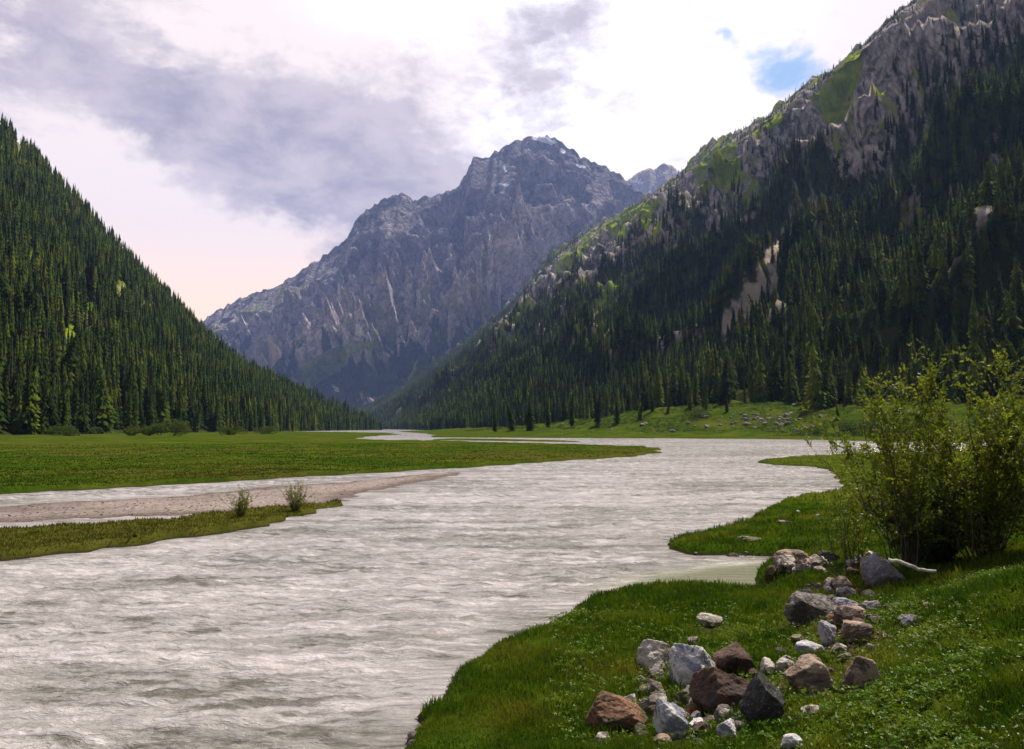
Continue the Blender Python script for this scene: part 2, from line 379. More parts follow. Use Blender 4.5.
strip = rag(wp([(432, 440), (480, 440.6), (540, 441.6), (582, 442.2), (560, 441.0), (500, 439.6), (450, 438.9)]), .3, 5)
farland = rag(wp([(432, 437.4), (500, 437.6), (560, 438), (640, 438.3), (700, 438.6), (760, 439), (820, 440), (880, 441.5), (940, 443), (1000, 442.5), (1100, 443), (1600, 450), (1700, 432), (900, 430.5), (420, 430.6), (400, 431.6), (424, 433.5), (436, 435.2)]), .8, 7)
tongue = rag(wp([(757, 462), (770, 459.5), (800, 457), (850, 455.5), (920, 453), (1000, 450), (1200, 450), (1500, 470), (1500, 500), (900, 500), (845, 492), (838, 480), (832, 471), (815, 467), (790, 465.5), (770, 465)]), .8, 9)
near = rag(wp([(300, 900), (360, 790), (385, 749), (408, 722), (438, 690), (458, 668), (500, 648), (545, 625), (580, 603), (602, 596), (640, 592), (680, 592), (720, 597), (755, 601), (776, 597), (782, 590),
               (752, 587), (746, 578), (752, 571), (775, 568), (800, 565), (806, 559), (770, 558), (735, 556.5), (700, 555.5), (668, 552), (656, 546), (662, 541), (690, 537), (728, 530), (752, 522), (766, 513), (776, 505), (800, 499), (840, 493.5), (900, 487), (1100, 480), (1500, 480), (2600, 700), (2600, 1500)]) + [(9, 2), (12, -12), (-4, -12), (-4.5, 0)], 1.8, 11)
bar = rag(wp([(-300, 590), (-120, 572), (0, 561), (60, 555), (130, 546), (200, 538), (262, 526), (318, 512), (344, 505.5), (338, 503), (300, 508), (240, 514.5), (180, 520), (100, 527.5), (40, 532), (0, 535), (-300, 556)]), 2.4, 13)
gravel = rag(wp([(-300, 528), (-100, 515), (0, 503), (60, 499), (100, 498.5), (200, 491.5), (280, 485), (350, 479.5), (420, 473.5), (462, 470.5), (492, 470.5), (470, 475), (430, 483), (392, 492), (352, 504), (300, 511), (240, 517), (200, 517.5), (120, 520), (60, 523), (0, 525), (-300, 545)]), 1.2, 15)
gravel2 = rag(wp([(-200, 540), (0, 529), (60, 525), (130, 520.5), (215, 517), (150, 522.5), (60, 529), (0, 533), (-200, 550)]), .8, 17)

CP = np.array([(0, 0, 1.8), (3.6, 5.3, 1.25), (4.6, 6.85, 1.42), (6.1, 9.2, 1.72), (4.6, 9, 1.0), (2, 8, .5), (3.5, 10.5, .5), (0, 9, .25), (.5, 12, .22), (3, 15, .22), (7.9, 14.4, .8), (6.5, 12, .95),
               (12, 14, 1.9), (14, 22, 1.2), (10, 8, 2.4), (5, 3, 1.9), (10, 0, 2.8), (-2, 3, .8), (6, 20, .3), (10, 26, .4), (16, 40, .4), (-3, 8, .1), (2, 20, .2), (30, 30, .8), (0, -10, 2.2), (1.6, 6.2, .7), (5.6, 15.5, .35), (25, 60, .5), (0, 40, .3), (60, 60, .6)])
def tps_fit(cp):
    n = len(cp); d = np.hypot(cp[:, None, 0] - cp[None, :, 0], cp[:, None, 1] - cp[None, :, 1])
    K = np.where(d > 0, d * d * np.log(d + 1e-9), 0) + np.eye(n) * 0.5
    Pm = np.c_[np.ones(n), cp[:, :2]]; A = np.block([[K, Pm], [Pm.T, np.zeros((3, 3))]])
    return np.linalg.solve(A, np.r_[cp[:, 2], 0, 0, 0])
TW = tps_fit(CP)
def mound(x, y):
    xs = np.clip(x, -10, 60); ys = np.clip(y, -10, 60); s = TW[-3] + TW[-2] * xs + TW[-1] * ys
    for i in range(len(CP)):
        d2 = (xs - CP[i, 0]) ** 2 + (ys - CP[i, 1]) ** 2 + 1e-9; s = s + TW[i] * 0.5 * d2 * np.log(d2)
    return s
def foot_x(y): return np.interp(y, RB[:, 1], RB[:, 0])
def fan_top(y): return np.interp(y, [0, 200, 290, 360, 430, 540, 650, 800, 1200], [9, 11, 14, 13, 17, 10, 4.5, 2, 1])
def fan_w(y): return np.interp(y, [0, 250, 300, 370, 430, 540, 700], [60, 70, 80, 120, 135, 120, 90])
RB = np.array([(150, -150, -4), (170, 60, -4), (205, 200, 4), (192, 290, 9), (150, 372, 9), (105, 470, 10), (60, 600, 4), (15, 740, 0), (-40, 900, -2), (-100, 1100, -2), (-160, 1320, -2), (-210, 1560, -2), (-270, 1800, -2), (-340, 2070, -2), (-440, 2400, -2), (-560, 2800, -2), (-700, 3200, -2), (-800, 3500, -2), (-880, 3800, -2), (-950, 4000, -2)], float)
def floor_full(x, y):
    x = np.asarray(x, float); y = np.asarray(y, float); sh = x.shape; x = x.ravel(); y = y.ravel()
    R = np.hypot(x, y)
    bump = fbm(x * 0.9, y * 0.9, 4, 21) * 0.05 + fbm(x * 0.12, y * 0.12, 3, 25) * 0.10
    z = np.full(x.shape, -0.45); gr = np.zeros(x.shape); dry = np.zeros(x.shape); land = np.full(x.shape, -1e9)
    def lay(poly, hfun, g=0.0, dr=0.0, w=0.5):
        nonlocal z, gr, dry, land
        s = sdist(x, y, poly); h = hfun(s)
        m = h > z
        z = np.where(m, h, z); gr = np.where(m, g, gr); dry = np.where(m, dr, dry); land = np.maximum(land, s)
    def bank(s, top, w):      # undercut turf bank
        return np.where(s > -w * 2, -0.45 + (top + 0.45) * sst(s, -w * 1.2, w), -0.45)
    lay(gravel, lambda s: -0.08 + 0.17 * sst(s, -1.0, 3.5) - 0.4 * sst(-s, 0.6, 3) + bump * 0.45 * (s > -1), 1.0)
    lay(gravel2, lambda s: -0.08 + 0.13 * sst(s, -0.5, 1.0) - 0.4 * sst(-s, 0.4, 2) + bump * 0.4 * (s > -.5), 1.0)
    lay(bar, lambda s: bank(s, 0.24, 0.18) + bump * 0.8 * (s > 0), 0, 0.75)
    lay(meadow, lambda s: bank(s, 0.30, 0.4) + sst(s, 2, 90) * 0.25 + bump * 1.3 * (s > 0), 0, sst(fbm(x * .03, y * .05, 3, 93) + .25 * fbm(x * .3, y * .4, 3, 94), .0, .45) * .75)
    lay(strip, lambda s: bank(s, 0.25, 0.6), 0, 0.3)
    lay(farland, lambda s: bank(s, 0.35, 0.6) + (sst(s, 0, 60) * 0.5 + fan_top(y) * sst(x - foot_x(y), -fan_w(y), 6) ** 1.15 * sst(s, -1, 30) + (bump * 5 + fbm(x * .03, y * .03, 4, 91) * 2.2) * sst(s, 8, 80)), 0, 0.15)
    lay(tongue, lambda s: bank(s, 0.22, 0.35) + bump * .8 * (s > 0), 0, 0.2)
    mo = np.maximum(mound(x, y), 0.16)
    lay(near, lambda s: np.where(s > -0.6, -0.45 + (mo + 0.45) * sst(s, -0.35, 0.28 + 0.9 * mo), -0.45) + bump * (0.6 + mo) * (s > 0), 0, 0.0)
    return z.reshape(sh), gr.reshape(sh), dry.reshape(sh), land.reshape(sh)
def lookup(x, y, A):
    x = np.atleast_1d(np.asarray(x, float)); y = np.atleast_1d(np.asarray(y, float))
    fi = np.interp(np.arctan2(x, y), th, np.arange(len(th))); fj = (np.log(np.maximum(np.hypot(x, y), 2.0)) - LR0) / LRD
    i = np.clip(fi.astype(int), 0, len(th) - 2); j = np.clip(fj.astype(int), 0, len(rr) - 2); a = np.clip(fi - i, 0, 1); b = np.clip(fj - j, 0, 1)
    return [q[i, j] * (1 - a) * (1 - b) + q[i + 1, j] * a * (1 - b) + q[i, j + 1] * (1 - a) * b + q[i + 1, j + 1] * a * b for q in A]
def floor_z(x, y): return lookup(x, y, [gz])[0]
def floor_fast(x, y): return lookup(x, y, [gz, gg, gd, gl])
def hit(px, py):
    """where the sight line through a pixel meets the near ground"""
    r = ray(px, py); tt = np.concatenate([np.linspace(3, 40, 900), np.linspace(40, 700, 1600)]) / r[1]
    pt = r[None] * tt[:, None] + [0, 0, CAMZ]; dz = pt[:, 2] - floor_z(pt[:, 0], pt[:, 1])
    i = int(np.argmax(dz < 0)) if (dz < 0).any() else len(tt) - 1
    return pt[i]

th = np.concatenate([np.linspace(-math.pi, -0.72, 50)[:-1], np.linspace(-0.72, 0.72, 640), np.linspace(0.72, math.pi, 50)[1:]])
rr = np.exp(np.linspace(math.log(2.0), math.log(5200), 940))
LR0 = math.log(2.0); LRD = math.log(rr[1] / rr[0])
TH, RR = np.meshgrid(th, rr, indexing='ij')
GX, GY = np.sin(TH) * RR, np.cos(TH) * RR
gz, gg, gd, gl = floor_full(GX, GY)
ground = o = mesh_np('ground', np.stack([GX, GY, gz], -1).reshape(-1, 3), grid_faces(len(th), len(rr)), M_ground, smooth=True, attrs={'gravel': gg, 'dry': gd}); structure(o)
# a cap for the hole at the camera's feet
k = len(th); capv = np.concatenate([np.stack([GX[:, 0], GY[:, 0], gz[:, 0]], 1), [[0, 0, 1.8]]])
capf = np.stack([np.arange(k - 1), np.arange(1, k), np.full(k - 1, k)], 1)
cap = mesh_np('ground_at_the_viewpoint', capv, capf, M_ground, smooth=True, attrs={'gravel': np.zeros(k + 1), 'dry': np.zeros(k + 1)}); structure(cap)

# river: rippled sheet
th2 = np.concatenate([np.linspace(-math.pi, -0.7, 30)[:-1], np.linspace(-0.7, 0.55, 560), np.linspace(0.55, math.pi, 30)[1:]])
rr2 = np.exp(np.linspace(math.log(4), math.log(5000), 1150))
T2, R2 = np.meshgrid(th2, rr2, indexing='ij'); RX, RY = np.sin(T2) * R2, np.cos(T2) * R2
rl = lookup(RX.ravel(), RY.ravel(), [gl])[0].reshape(RX.shape)
cove = sdist(RX, RY, wp([(600, 590), (640, 575), (700, 566), (760, 560), (830, 570), (800, 605), (700, 605)]))
calm = np.clip(sst(cove, -0.8, 0.8), 0, 1)
ca, sa = math.cos(math.radians(24)), math.sin(math.radians(24))
fx = (RX * ca + RY * sa); fy = (-RX * sa + RY * ca)
rz = fbm(fx * 0.9, fy * 2.0, 5, 61, 0.65) * 0.055 + ridged(fx * 0.22, fy * 0.6, 4, 71) * 0.05 - 0.035
amp = (1 - 0.9 * calm) * sst(-rl, -0.5, 1.5) * (1 - 0.6 * sst(R2, 120, 500))
o = mesh_np('river', np.stack([RX, RY, rz * amp], -1).reshape(-1, 3), grid_faces(len(th2), len(rr2)), M_water, smooth=True, attrs={'calm': calm}); structure(o)

# ------------------------------------------------------------------ mountains
def interp_poly(pts, n):
    pts = np.asarray(pts, float); s = np.linspace(0, len(pts) - 1, n)
    return np.stack([np.interp(s, np.arange(len(pts)), pts[:, i]) for i in range(pts.shape[1])], 1)
def inpoly(px, py, poly): return sdist(px, py, poly)

class Mountain: pass
def loft(name, base, crest, nu, nv, prof, amp, ufreq, vfreq, seed, mat, masks, crest_noise=0.0, back=0.45, amp0=0.05, big=(9, 1.0, 0.0, 0.0), sink=0.0, sil=None, fine=0.0):
    """rows of (base point, crest point); relief is added as gullies running down the fall line"""
    B = interp_poly(base, nu); Cr = interp_poly(crest, nu)
    if crest_noise:
        s = np.arange(nu) / nu
        Cr[:, 2] += (fbm(s * 90, s * 0, 4, seed + 5) * crest_noise) * np.clip(Cr[:, 2] / 300, 0.1, 1)
    v = np.concatenate([np.linspace(0, 1, nv), 1 + np.linspace(0, 1, nv // 5)[1:] * back])
    U = np.arange(nu)[:, None] / (nu - 1) + 0 * v[None]; Vv = v[None] + 0 * U
    X = B[:, None, 0] + (Cr - B)[:, None, 0] * v; Y = B[:, None, 1] + (Cr - B)[:, None, 1] * v
    pz = np.where(v <= 1, np.clip(v, 0, 1) ** prof, 1 - (v - 1) * 1.4)
    Z = B[:, None, 2] + (Cr - B)[:, None, 2] * pz
    L = np.linalg.norm((Cr - B)[:, :2], axis=1).mean()
    env = amp0 + (1 - amp0) * np.sin(np.clip(Vv, 0, 1) * math.pi) ** 0.8
    wob = fbm(U * ufreq * 0.4, Vv * vfreq * 2, 3, seed + 9) * 0.5
    R = ridged(U * ufreq + wob, Vv * vfreq + wob, 5, seed, 0.52) - 0.75
    R2 = ridged(X / L * 7 + Y / L * 3, Z / L * 9 + Y / L * 5, 5, seed + 40, 0.55) - 0.7
    hgt = np.clip((Cr - B)[:, None, 2], 60, None) / max((Cr - B)[:, 2].max(), 1)
    RB_ = ridged((U + big[2] * Vv) * big[0] + wob * .6, Vv * 1.1 + wob * .4, 3, seed + 70, 0.5) - 0.7
    D = (R * 0.6 + R2 * 0.45) * amp * env * np.sqrt(hgt) + RB_ * big[3] * np.sin(np.clip(Vv, 0, 1) * math.pi) ** 0.7 * np.sqrt(hgt)
    if fine: D = D + fine * (ridged(X / 45 + Z / 60, Y / 45 - Z / 50, 4, seed + 13, .6) - .8) * env
    D = D - sink * np.sin(np.clip(Vv, 0, 1) * math.pi) ** .7 * np.sqrt(hgt)
    top_ = sst(Vv, .62, .9); D = D * (1 - top_) + top_ * (np.minimum(D, 0) * 1.3 - 0.02 * amp)
    # push along the slope's outward normal so cliffs and gullies read from the valley
    nx = (B - Cr)[:, None, 0]; ny = (B - Cr)[:, None, 1]; nl = np.hypot(nx, ny) + 1e-6
    hk = 0.6 if sil is None else 0.25
    X = X + nx / nl * D * hk; Y = Y + ny / nl * D * hk; Z = Z + D * (0.55 if sil is None else 0.8) * (1 - .85 * sst(Vv, .93, 1)) * (Vv <= 1)
    if sil is not None:      # no spur of the wall stands higher than its crest line
        for _ in range(3):
            px, py = proj(np.stack([X, Y, Z], -1)); lim = np.interp(px, sil[0], sil[1]) + 2 + 9 * np.abs(fbm(X * .014, Y * .014, 5, seed + 2, .65)) + 10 * (1 - np.clip(Vv, 0, 1))
            Z = Z - np.where((Vv < .985) & (Y > 900), np.clip(lim - py, 0, None), 0) * Y / F_
    m = Mountain(); m.X, m.Y, m.Z, m.U, m.V = X, Y, Z, U, Vv
    px, py = proj(np.stack([X, Y, Z], -1)); m.px, m.py = px, py
    at = {k: np.zeros(X.shape) for k in ('forest', 'grass', 'scree', 'snow', 'summit')}
    for k, f in masks(m, px, py).items(): at[k] = np.clip(f, 0, 1)
    m.at = at
    m.obj = mesh_np(name, np.stack([X, Y, Z], -1).reshape(-1, 3), grid_faces(nu, len(v)), mat, smooth=True, attrs=at); structure(m.obj)
    return m
def pm(px, py, polys, soft=4.0):
    """surface patch: 1 inside the outline on the hillside, soft edge"""
    r = np.zeros(px.shape)
    for q in polys: r = np.maximum(r, 0.5 + sdist(px, py, q) / (2 * soft))
    return np.clip(r, 0, 1)
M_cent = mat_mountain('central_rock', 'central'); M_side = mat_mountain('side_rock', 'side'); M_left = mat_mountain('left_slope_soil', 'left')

# left slope
lc_px = [(-420, -260, 760), (-200, -75, 880), (0, 128, 1000), (30, 153, 1010), (60, 188, 1020), (100, 232, 1040), (150, 281, 1070), (200, 337, 1110), (250, 372, 1160), (300, 397, 1210), (350, 416, 1280), (384, 431, 1330)]
lb = [(-215, 60, -3), (-205, 180, -3), (-204, 300, -2), (-206, 360, -2), (-208, 440, -2), (-212, 540, -2), (-216, 650, -2), (-222, 780, -2), (-228, 900, -2), (-234, 1020, -2), (-240, 1160, -2), (-232, 1290, -2)]
lcr = [tuple(P(a, b, c)) for a, b, c in lc_px]
def lmask(m, px, py):
    bare = pm(px, py, [[(112, 285), (124, 283), (128, 296), (116, 300)], [(124, 292), (150, 302), (168, 318), (160, 326), (140, 312), (122, 300)], [(15, 140), (24, 148), (22, 158), (14, 150)]], 2)
    open_ = pm(px, py, [[(66, 322), (74, 324), (76, 350), (68, 346)], [(84, 300), (94, 304), (92, 318), (84, 314)], [(28, 250), (36, 254), (34, 284), (27, 276)]], 2)
    fr = 1 - open_
    hp = F_ * 17 / np.maximum(m.Y, 200)
    glade = [[(112, 285), (124, 283), (128, 296), (116, 300)], [(138, 300), (154, 306), (160, 316), (144, 310)], [(15, 140), (24, 148), (22, 158), (14, 150)], [(60, 330), (68, 330), (68, 350), (61, 350)], [(84, 305), (92, 307), (91, 318), (84, 316)]]
    for k_ in (0, .25, .5): fr = np.minimum(fr, 1 - .75 * pm(px, py - hp * k_, glade, 2))
    open_ = np.maximum(open_, .7 * pm(px, py, glade, 4))
    return {'forest': fr, 'grass': np.maximum(open_, 0.45 * sst(fbm(m.X * 0.02, m.Z * 0.02, 3, 88), 0.05, 0.6)), 'scree': bare * .4}
ML = loft('hill', lb, lcr, 420, 220, 1.12, 26, 14, 2.2, 101, M_left, lmask, 4)

# right mountain: long wall, crest in rock and alpine turf, forest below
rpx = [(1024, -90, 1400), (985, -70, 1460), (950, -40, 1520), (915, 0, 1580), (900, 8, 1600), (885, 22, 1640), (872, 36, 1680), (850, 52, 1740), (835, 66, 1790), (808, 82, 1860), (780, 106, 1950), (760, 118, 2050), (744, 128, 2150), (728, 134, 2280), (712, 138, 2400),
       (702, 147, 2460), (690, 162, 2520), (678, 176, 2600), (660, 186, 2700), (640, 200, 2820), (620, 212, 2950), (600, 222, 3100), (585, 230, 3180), (570, 240, 3260), (552, 254, 3340), (542, 263, 3400), (528, 282, 3450), (515, 298, 3520), (490, 320, 3600), (468, 340, 3700), (446, 356, 3780), (420, 374, 3860), (395, 392, 3950), (370, 405, 4000)]
rb = RB
rc0 = [(1000, -350, 800), (1120, 0, 880), (1170, 350, 920), (1160, 600, 930), (1120, 800, 940), (1080, 980, 950), (1020, 1200, 955)]
rc1 = [tuple(P(a, b, c)) for a, b, c in rpx]
# crest points paired with the base by arc length
nseg = 34
rcr = rc0 + rc1
def resample(pts, n, wt=None):
    pts = np.asarray(pts, float); d = np.r_[0, np.cumsum(np.linalg.norm(np.diff(pts, axis=0), axis=1))]
    s = np.linspace(0, d[-1], n); return np.stack([np.interp(s, d, pts[:, i]) for i in range(3)], 1)
rcr_s = resample(rcr, 900)
# pair: crest point Y -> base Y
cy_ = np.interp(rcr_s[:, 1], [-350, 0, 350, 600, 800, 980, 1200, 1400, 1600, 1950, 2400, 2850, 3200, 3400, 3600, 3800, 4000], [-150, 60, 200, 290, 372, 520, 800, 1040, 1270, 1560, 2070, 2500, 2950, 3200, 3500, 3750, 4000])
rba = np.asarray(rb, float); rb_s = np.stack([np.interp(cy_, rba[:, 1], rba[:, 0]), cy_, np.interp(cy_, rba[:, 1], rba[:, 2])], 1)
def rmask(m, px, py):
    # forest line: below this image curve the wall is wooded
    line = np.interp(px, [300, 420, 446, 500, 545, 560, 600, 640, 680, 720, 760, 790, 830, 860, 900, 940, 980, 1024, 1150], [395, 372, 362, 330, 308, 300, 280, 262, 246, 236, 200, 150, 165, 168, 128, 110, 70, 45, -30])
    nz = fbm(m.U * 60, m.V * 14, 4, 33) * 34
    f = np.maximum(0.5 + (py - line + nz) / 26.0, .30 + .3 * fbm(m.U * 90, m.V * 16, 4, 36))
    rockrib = [[(935, 60), (1000, 20), (1024, 0), (1024, 40), (960, 90), (900, 150), (870, 180), (850, 175), (880, 130)]]
    f = np.minimum(f, 1 - 0.65 * pm(px, py, rockrib, 8))
    chute = [[(722, 318), (742, 296), (766, 283), (786, 280), (788, 300), (760, 312), (735, 330), (722, 334)], [(760, 262), (785, 228), (815, 200), (832, 192), (828, 204), (800, 226), (778, 252), (764, 274)],
             [(822, 196), (834, 186), (836, 192), (826, 200)], [(740, 300), (752, 282), (764, 262), (768, 268), (756, 290), (746, 304)], [(588, 318), (600, 308), (612, 304), (604, 316), (592, 326)]]
    sc_ = pm(px, py, chute, 3)
    green = [[(834, 66), (858, 48), (868, 52), (862, 78), (850, 104), (856, 130), (852, 152), (838, 160), (828, 140), (826, 118), (812, 114), (824, 96)], [(712, 176), (722, 148), (732, 158), (730, 186), (722, 202), (712, 190)],
             [(986, -10), (1000, -10), (996, 10), (988, 8)], [(905, 80), (930, 60), (925, 82), (908, 96)], [(912, 130), (925, 118), (920, 145), (908, 150)], [(790, 186), (815, 176), (800, 200), (786, 214)], [(800, 172), (812, 150), (806, 178)]]
    low = [[(556, 262), (568, 258), (570, 276), (560, 282), (552, 272)], [(565, 312), (600, 288), (606, 292), (575, 318), (558, 326)], [(580, 238), (600, 226), (612, 228), (598, 244), (582, 252)], [(612, 222), (640, 202), (654, 206), (628, 228)],
           [(640, 216), (655, 208), (650, 228), (640, 230)]]
    crestg = sst(m.V, 0.80, 0.97) * (0.40 + fbm(m.U * 120, m.V * 20, 4, 51) * 0.8)
    gr = np.maximum(pm(px, py, green, 4), 0.9 * pm(px, py, low, 3))
    ridge = [[(600, 222), (640, 202), (668, 196), (650, 222), (618, 240), (596, 240)], [(552, 258), (585, 236), (596, 240), (580, 262), (556, 276)], [(690, 170), (712, 140), (735, 140), (742, 165), (728, 200), (704, 204)], [(745, 130), (790, 106), (830, 80), (828, 92), (780, 122), (750, 142)],
             [(556, 318), (600, 290), (640, 268), (650, 274), (610, 298), (570, 322)], [(500, 330), (530, 292), (545, 280), (548, 292), (522, 318)], [(640, 262), (672, 236), (690, 226), (688, 238), (660, 258)]]
    gr = np.maximum(gr, .95 * pm(px, py, ridge, 5)) * np.clip(.72 + .9 * fbm(m.U * 110, m.V * 26, 4, 57), .2, 1)
    gr = np.maximum(gr, crestg * (px < 900) * (px > 480))
    gr = np.maximum(gr, 0.55 * sst(fbm(m.U * 80, m.V * 12, 4, 53), 0.1, 0.5) * np.where(px < 720, 1, .8))
    f = np.minimum(f, 1 - gr * 1.0)
    hp = F_ * 17 / np.maximum(m.Y, 200)      # keep the chutes clear of trees standing just below them
    for k_ in (0, .25, .5): f = np.minimum(f, 1 - pm(px, py - hp * k_, chute + green[:2], 3))
    return {'forest': f, 'grass': gr, 'scree': sc_}
def loft_rows(name, Bs, Cs, *a, **k): return loft(name, Bs, Cs, len(Bs), *a, **k)
MR = loft_rows('mountain', rb_s, rcr_s, 330, 1.08, 62, 46, 2.6, 202, M_side, rmask, crest_noise=22, big=(12, 1, .25, 150), sink=30, fine=14, sil=([q[0] for q in rpx][::-1], [q[1] for q in rpx][::-1]))

# central rock mountain
cpx = [(60, 400, 6900), (120, 372, 6800), (170, 344, 6700), (200, 323, 6600), (218, 309, 6500), (240, 299, 6450), (262, 290, 6400), (278, 286, 6350), (300, 271, 6300), (330, 251, 6250), (348, 237, 6200), (355, 220, 6180), (368, 209, 6160), (384, 198, 6140), (395, 195, 6120), (406, 192, 6110), (413, 200, 6100), (430, 197, 6090), (440, 193, 6080), (456, 188, 6070),
       (466, 172, 6050), (474, 156, 6040), (486, 158, 6030), (495, 152, 6020), (512, 141, 6000), (530, 137, 6000), (546, 134.5, 6000), (556, 138, 6000), (568, 146, 6000), (580, 156, 6000), (592, 161, 6000), (606, 166, 6000), (618, 173, 6000), (630, 184, 6000), (645, 198, 5950), (670, 222, 5900), (700, 250, 5800), (760, 300, 5700)]
ccr = resample([tuple(P(a, b, c)) for a, b, c in cpx], 640)
cb = resample([(-3300, 5200, -5), (-2000, 4700, -5), (-1300, 4450, -5), (-700, 4300, -5), (-200, 4250, -5), (500, 4200, -5), (1500, 4300, -5)], 640)
def cmask(m, px, py):
    line = np.interp(px, [150, 200, 260, 300, 340, 380, 420, 450, 500, 560], [330, 345, 352, 348, 350, 352, 345, 330, 322, 318])
    f = 0.5 + (py - line + fbm(m.U * 50, m.V * 16, 4, 34) * 30) / 22
    sc_ = pm(px, py, [[(234, 368), (250, 346), (282, 328), (281, 356), (266, 374)], [(368, 398), (392, 396), (410, 402), (396, 410), (372, 408)]], 3)
    gr = pm(px, py, [[(280, 392), (300, 368), (330, 350), (350, 342), (347, 364), (320, 382), (298, 396)], [(345, 348), (380, 338), (378, 346), (350, 356)]], 3)
    gr = np.maximum(gr, 0.5 * sst(fbm(m.U * 40, m.V * 20, 4, 37), 0.1, 0.5) * sst(py, 230, 300))
    sn = 0.75 * pm(px, py, [[(528, 138), (545, 135), (560, 142), (552, 146), (540, 142)], [(498, 160), (503, 160), (509, 172), (505, 174)], [(497, 182), (510, 184), (508, 187), (498, 185)], [(575, 163), (588, 166), (584, 170), (576, 167)], [(560, 146), (567, 150), (564, 156), (559, 151)], [(525, 150), (530, 146), (532, 152)]], 1.6)
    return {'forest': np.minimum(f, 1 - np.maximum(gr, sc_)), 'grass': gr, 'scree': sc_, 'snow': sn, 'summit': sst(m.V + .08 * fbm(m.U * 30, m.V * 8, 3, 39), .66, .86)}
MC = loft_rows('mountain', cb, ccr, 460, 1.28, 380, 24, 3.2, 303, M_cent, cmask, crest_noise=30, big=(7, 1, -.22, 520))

# far snowy peak between them and a far crest above the right wall
def fmask(m, px, py): return {'snow': 0.5 * sst(fbm(m.U * 20, m.V * 20, 4, 8), -0.1, 0.5), 'scree': np.full(px.shape, 0.55)}
fp = resample([tuple(P(a, b, 9000)) for a, b in [(560, 260), (600, 215), (628, 180), (638, 172), (648, 168), (655, 169), (663, 163), (672, 165), (690, 180), (740, 220), (800, 260)]], 200)
fb = fp.copy(); fb[:, 1] -= 2000; fb[:, 2] = -10
MF = loft_rows('mountain', fb, fp, 120, 1.2, 260, 14, 3, 404, M_cent, fmask, crest_noise=12)
fp2 = resample([tuple(P(a, b, 2600)) for a, b in [(820, 100), (850, 60), (872, 34), (885, 22), (898, 12), (915, 3), (930, -10), (960, -40), (1000, -60), (1100, -90)]], 160)
fb2 = fp2.copy(); fb2[:, 1] -= 500; fb2[:, 0] -= 200; fb2[:, 2] = 300
MF2 = loft_rows('mountain', fb2, fp2, 80, 1.1, 60, 20, 3, 505, M_side, lambda m, px, py: {}, crest_noise=6)

# ------------------------------------------------------------------ spruces
def spruce_mesh(seed, whorls, boughs, h=1.0, w=0.105, seg=2):
    """unit-height spruce crown: layers of drooping needle boughs with ragged tips"""
    r = np.random.default_rng(seed); V = []; F3 = []; 
    lean = r.normal(0, 0.004, 2)
    for i in range(whorls):
        t = (i + r.uniform(-.25, .25)) / whorls; zc = 0.06 + 0.93 * max(t, 0)
        R = w * (1 - t) ** 0.72 * r.uniform(0.78, 1.18) * (0.75 if t < 0.06 else 1) + 0.006
        off = r.uniform(0, 6.28)
        for j in range(boughs):
            a = off + 6.283 * (j + r.uniform(-.3, .3)) / boughs
            if r.random() < 0.08 and whorls > 8: continue
            L = R * r.uniform(0.65, 1.25); dr = 0.030 + 0.28 * L; wd = 3.6 / boughs * L * r.uniform(.75, 1.1)
            c, s = math.cos(a), math.sin(a); b = len(V); z0 = zc + 0.022 + r.uniform(0, .01)
            q = lambda rad, side, z: V.append((c * rad - s * side + lean[0] * z * 20 * t, s * rad + c * side + lean[1] * z * 20 * t, z))
            q(0, 0, z0 + 0.012); q(L * .55, -wd * .5, z0 - dr * .55); q(L * .6, 0, z0 - dr * .28); q(L * .55, wd * .5, z0 - dr * .55)
            q(L, -wd * .12, z0 - dr * 1.05); q(L * .8, -wd * .38, z0 - dr * 1.15); q(L * .8, wd * .38, z0 - dr * 1.15)
            F3 += [(b, b + 1, b + 2), (b, b + 2, b + 3), (b + 1, b + 5, b + 2), (b + 2, b + 5, b + 4), (b + 2, b + 4, b + 6), (b + 2, b + 6, b + 3)]
    b = len(V); V += [(0.006, 0, .97), (-.003, .005, .97), (-.003, -.005, .97), (lean[0] * 20, lean[1] * 20, 1.03)]
    F3 += [(b, b + 1, b + 3), (b + 1, b + 2, b + 3), (b + 2, b, b + 3)]
    V = np.array(V); V[:, :2] *= h; return V, np.array(F3)
def spruce_low(seed, layers, sides, w=0.105):
    r = np.random.default_rng(seed); V = []; F3 = []
    for i in range(layers):
        t = i / layers; R = w * (1 - t) ** 0.75 * r.uniform(.85, 1.15); zb = 0.04 + .9 * t; ztop = zb + 1.7 / layers * (1 if i < layers - 1 else .8)
        b = len(V); V.append((0, 0, min(ztop, 1.03))); o_ = r.uniform(0, 6.28)
        for j in range(sides):
            a = o_ + 6.283 * j / sides; rr_ = R * (r.uniform(.85, 1.25) if j % 2 else r.uniform(.5, .75)); V.append((math.cos(a) * rr_, math.sin(a) * rr_, zb + (0.03 if j % 2 == 0 else r.uniform(-.02, .015))))
        F3 += [(b, b + 1 + j, b + 1 + (j + 1) % sides) for j in range(sides)]
    return np.array(V), np.array(F3)
HI = [spruce_mesh(s, 24, 9, w=wd) for s, wd in ((1, .14), (2, .12), (3, .15), (4, .11), (5, .135), (6, .125))]
MID = [spruce_low(s, 9, 8, w=.125) for s in range(20, 26)]
LOW = [spruce_low(s, 5, 6, w=.125) for s in range(30, 34)]

